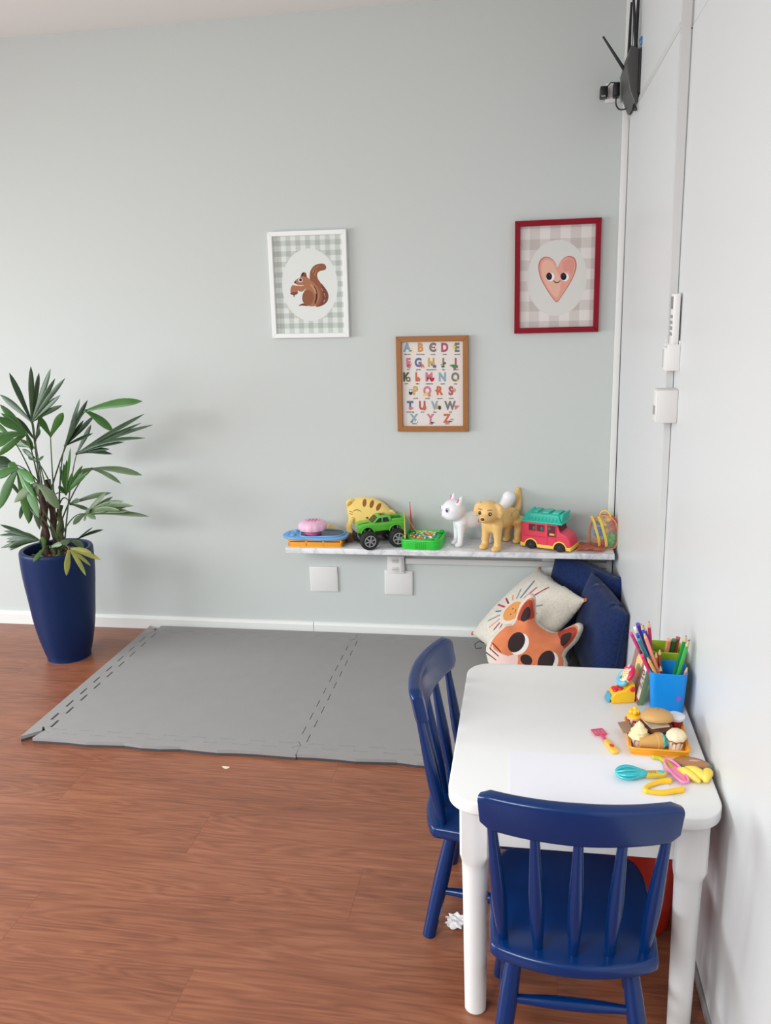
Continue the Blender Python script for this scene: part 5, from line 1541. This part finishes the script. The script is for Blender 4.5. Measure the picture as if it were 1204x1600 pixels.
t = food('play_drink_cup', 'red play drink cup with a white lid at the back right of the tray', 'play food', -.024, -1.655)
stripes_cup(t, .012, .016, .026, (188, 52, 48), (150, 40, 60), 9)
MB().lathe([(0, .026), (.019, .026), (.020, .028), (.0195, .032), (.016, .034), (0, .035)], seg=36).build('white_lid', pm('lid_white', (238, 240, 246), .35), t)
t = food('play_ice_cream_cup', 'play cup of cream soft serve at the left of the tray', 'play food', -.106, -1.728)
stripes_cup(t, .013, .0175, .020, (232, 220, 206), (140, 90, 150), 6)
m = MB(); swirl(m, .0195, .036, 0, 3, True, .018, 9); m.build('cream_swirl', pm('vanilla_cream', (240, 226, 176), .4), t)
t = food('play_ice_cream_cone', 'play ice cream cone with a turquoise top lying at the front of the tray', 'play food', -.108, -1.748, TF + .0155, 0, (R(90), 0, R(90 + 14)))
MB().lathe([(0, 0), (.0085, .0004), (.010, .004), (.0158, .034), (.0175, .035), (.0178, .044), (0, .044)], seg=36).build('cone', pm('wafer', (208, 160, 92), .55), t)
m = MB(); swirl(m, .0165, .026, 0, 2, True, .043, 7); m.build('turquoise_scoop', pm('mint_turquoise', (96, 200, 200), .4), t)
t = food('play_sundae', 'striped play cup with a cream dome at the front right of the tray', 'play food', -.036, -1.742)
stripes_cup(t, .0125, .0165, .026, (240, 226, 210), (176, 120, 50), 6)
MB().lathe([(0, .024), (.0165, .024), (.019, .027), (.0195, .031), (.018, .037), (.012, .043), (0, .045)], seg=40, fn=lambda a, z: 1 + .035 * math.sin(8 * a + 90 * z)).build('cream_dome', pm('dome_cream', (240, 226, 190), .5), t)
MB().tube([(.0178 * math.cos(2 * PI * k / 40), .0178 * math.sin(2 * PI * k / 40), .0255 + .0012 * math.sin(2 * PI * k / 40 * 8)) for k in range(40)], .0013, 0, 6, True).build('berry_sauce', pm('berry_red', (130, 34, 50), .4), t)
tag(MB().box((0, 0, 0), (.022, .046, .0015), 0, .0004, (0, R(-8), R(10))).build('brown_card', pm('kraft_card', (158, 126, 100), .8), None, 30, (-.128, -1.690, TZ + .021)), 'small brown card poking out over the left rim of the orange tray', 'card')

# ---- kitchen toys in front of the tray
t = thing('toy_spatula', 'small toy spatula with a pink slotted blade and yellow handle', 'toy utensil', (-.168, -1.726, TZ), R(-72))
t.scale = (.88, .88, .88)
M_pinkp = pm('hot_pink_plastic', (232, 70, 120), .35)
m = MB()
for y in (-.0125, -.0042, .0042, .0125): m.box((-.050, y * 1.05, .004), (.026, .0035, .003), 0, .0008)
for x in (-.063, -.037): m.box((x, 0, .004), (.0035, .030, .003), 0, .0008)
m.box((-.018, 0, .005), (.038, .007, .004), 0, .001)
m.build('blade', M_pinkp, t)
MB().prism(smooth_poly([(-.004, .006), (.02, .0075), (.044, .0085), (.050, .005), (.050, -.005), (.044, -.0085), (.02, -.0075), (-.004, -.006)], 3), .010, 0, None, .003, 3).build('handle', pm('handle_yellow', (246, 196, 70), .35), t)
MB().ell((.026, 0, .010), (.008, .0055, .0018), 0, None, 14, 8).build('red_grip', pm('grip_red', (226, 52, 66), .35), t)

t = thing('toy_whisk', 'turquoise toy whisk with a yellow handle lying on the paper', 'toy utensil', (-.114, -1.852, TZ + .0008), R(8))
t.scale = (.92, .88, .88)
M_tq = pm('whisk_turquoise', (62, 190, 198), .3)
m = MB()
for k in range(9):
    a = 2 * PI * k / 9
    m.tube([(-.053 + .062 * u, .0205 * math.sin(PI * min(1, (u * .93 + .07)) ** .75) * math.cos(a), .0145 + .0120 * math.sin(PI * min(1, (u * .93 + .07)) ** .75) * math.sin(a)) for u in [i / 12 for i in range(13)]], .0022, 0, 6)
m.ell((-.022, 0, .013), (.034, .0165, .0100), 0, None, 24, 14)
m.build('wires', M_tq, t)
MB().prism(smooth_poly([(.004, .005), (.014, .009), (.03, .0095), (.044, .009), (.049, .004), (.049, -.004), (.044, -.009), (.03, -.0095), (.014, -.009), (.004, -.005)], 3), .011, 0, Matrix.Translation((0, 0, .004)), .003, 3).build('handle', pm('whisk_handle', (222, 190, 70), .35), t)
m = MB(); m.tube([(.038 + .005 * math.cos(2 * PI * k / 16), .004 * math.sin(2 * PI * k / 16), .0152) for k in range(16)], .0016, 0, 6, True)
m.build('hanging_ring', M_tq, t)
m = MB()
for k in range(4): m.box((.014 + k * .004, 0, .0152), (.0014, .010, .001))
m.build('grip_ribs', pm('olive_ribs', (160, 150, 70), .4), t)

t = thing('toy_tongs', 'yellow plastic toy tongs lying open on the near edge of the table', 'toy utensil', (-.113, -1.902, TZ + .0008), R(28))
t.scale = (.84, .84, .9)
m = MB()
M_ty = pm('tongs_yellow', (250, 200, 40), .35)
up_, lo_ = [(.0, .004), (.012, .012), (.030, .016), (.055, .018), (.072, .013)], [(.0, -.004), (.014, -.014), (.034, -.022), (.060, -.024), (.076, -.026)]
for pth, w_ in ((up_, 1), (lo_, 1)):
    pp = smooth_poly([(x, y, .006) for x, y in pth], 4, False)
    m.tube(pp, [.0045 + .0030 * (i / len(pp)) for i in range(len(pp))], 0, 8, False, .9)
m.ell((.0, 0, .006), (.007, .009, .006), 0, None, 14, 10)
m.ell((.074, -.026, .006), (.008, .006, .0045), 0, None, 12, 8); m.ell((.070, .013, .006), (.008, .006, .0045), 0, None, 12, 8)
m.build('tongs', M_ty, t)

t = thing('toy_scoop', 'pink toy scoop lying beside the tongs', 'toy utensil', (-.049, -1.830, TZ + .001), R(-74))
t.scale = (1, .86, 1)
so_ = smooth_poly([(-.040, .0035), (-.028, .011), (-.006, .0145), (.020, .013), (.038, .008), (.042, 0), (.038, -.008), (.020, -.013), (-.006, -.0145), (-.028, -.011), (-.040, -.0035)], 3)
m = MB()
m.prism([(x * .97, y * .93) for x, y in so_], .003, 0, Matrix.Translation((0, 0, .003)), .001, 1)
m.tube([(x, y, .0085) for x, y in so_], .0026, 0, 8, True)
m.build('bowl', pm('scoop_pink', (246, 140, 186), .35), t)
MB().tube([(-.044 + .004 * math.cos(2 * PI * k / 14), .004 * math.sin(2 * PI * k / 14), .008) for k in range(14)], .0016, 0, 6, True).build('hanging_ring', pm('scoop_ring', (240, 128, 176), .35), t)

t = thing('toy_peeler', 'olive yellow ribbed toy handle at the corner of the paper', 'toy utensil', (-.064, -1.792, TZ + .001), R(-62))
t.scale = (.74, .74, .74)
m = MB()
pp = smooth_poly([(-.028, -.014, .006), (-.018, -.002, .006), (0, .002, .006), (.018, .0, .006), (.034, -.002, .006)], 4, False)
m.tube(pp, [.0065 + .0008 * (i % 2) for i in range(len(pp))], 0, 10, False, .8)
m.ell((-.028, -.014, .006), (.007, .006, .006), 0, None, 12, 8)
m.build('ribbed_handle', pm('olive_plastic', (196, 190, 50), .4), t)

t = thing('printed_pouch', 'flat glossy pouch with a brown sandwich print at the table edge by the wall', 'pouch', (-.012, -1.790, TZ), R(-8))
po = smooth_poly([(-.040, -.006), (-.026, .014), (-.004, .021), (.020, .014), (.036, -.002), (.030, -.016), (.006, -.020), (-.024, -.016)], 4)
pi_ = [(x * .86 - .001, y * .82 - .001) for x, y in po]
hl = [strk([(-.006 + .004 * k, -.004), (.002 + .004 * k, .002)], .0008) for k in range(4)]
MB().add(puff(po, [(pi_, 1)] + [(q_, 2) for q_ in hl], .007, .004, dome(.018), 0, None, .5), None, Matrix.Translation((0, 0, .0036))).build('pouch', [pm('green_print', (108, 128, 92), .25), pm('sandwich_brown', (176, 122, 82), .22), pm('white_script', (226, 206, 186), .3)], t, 60)

t = thing('toy_banana', 'pair of soft yellow play banana skins at the right edge of the table', 'play food', (-.012, -1.840, TZ))
t.scale = (1, 1.15, 1)
m = MB()
def spindle_(pts, rs): m.tube(smooth_poly(pts, 4, False), [rs[min(len(rs) - 1, int(i / 4))] + (rs[min(len(rs) - 1, int(i / 4) + 1)] - rs[min(len(rs) - 1, int(i / 4))]) * ((i % 4) / 4) for i in range(4 * (len(pts) - 1) + 1)], 0, 12)
spindle_([(-.032, .018, .006), (-.022, .008, .009), (-.010, -.006, .009), (.002, -.018, .005)], [.003, .008, .008, .003])
spindle_([(-.018, .016, .010), (-.004, .006, .012), (.008, -.006, .011), (.018, -.014, .007)], [.004, .0095, .0095, .003])
spindle_([(.026, .010, .009), (.020, .002, .012), (.014, -.008, .011), (.012, -.018, .006)], [.005, .010, .010, .004])
m2 = m.build('banana_skin', pm('banana_yellow', (248, 214, 92), .5), t, 60)
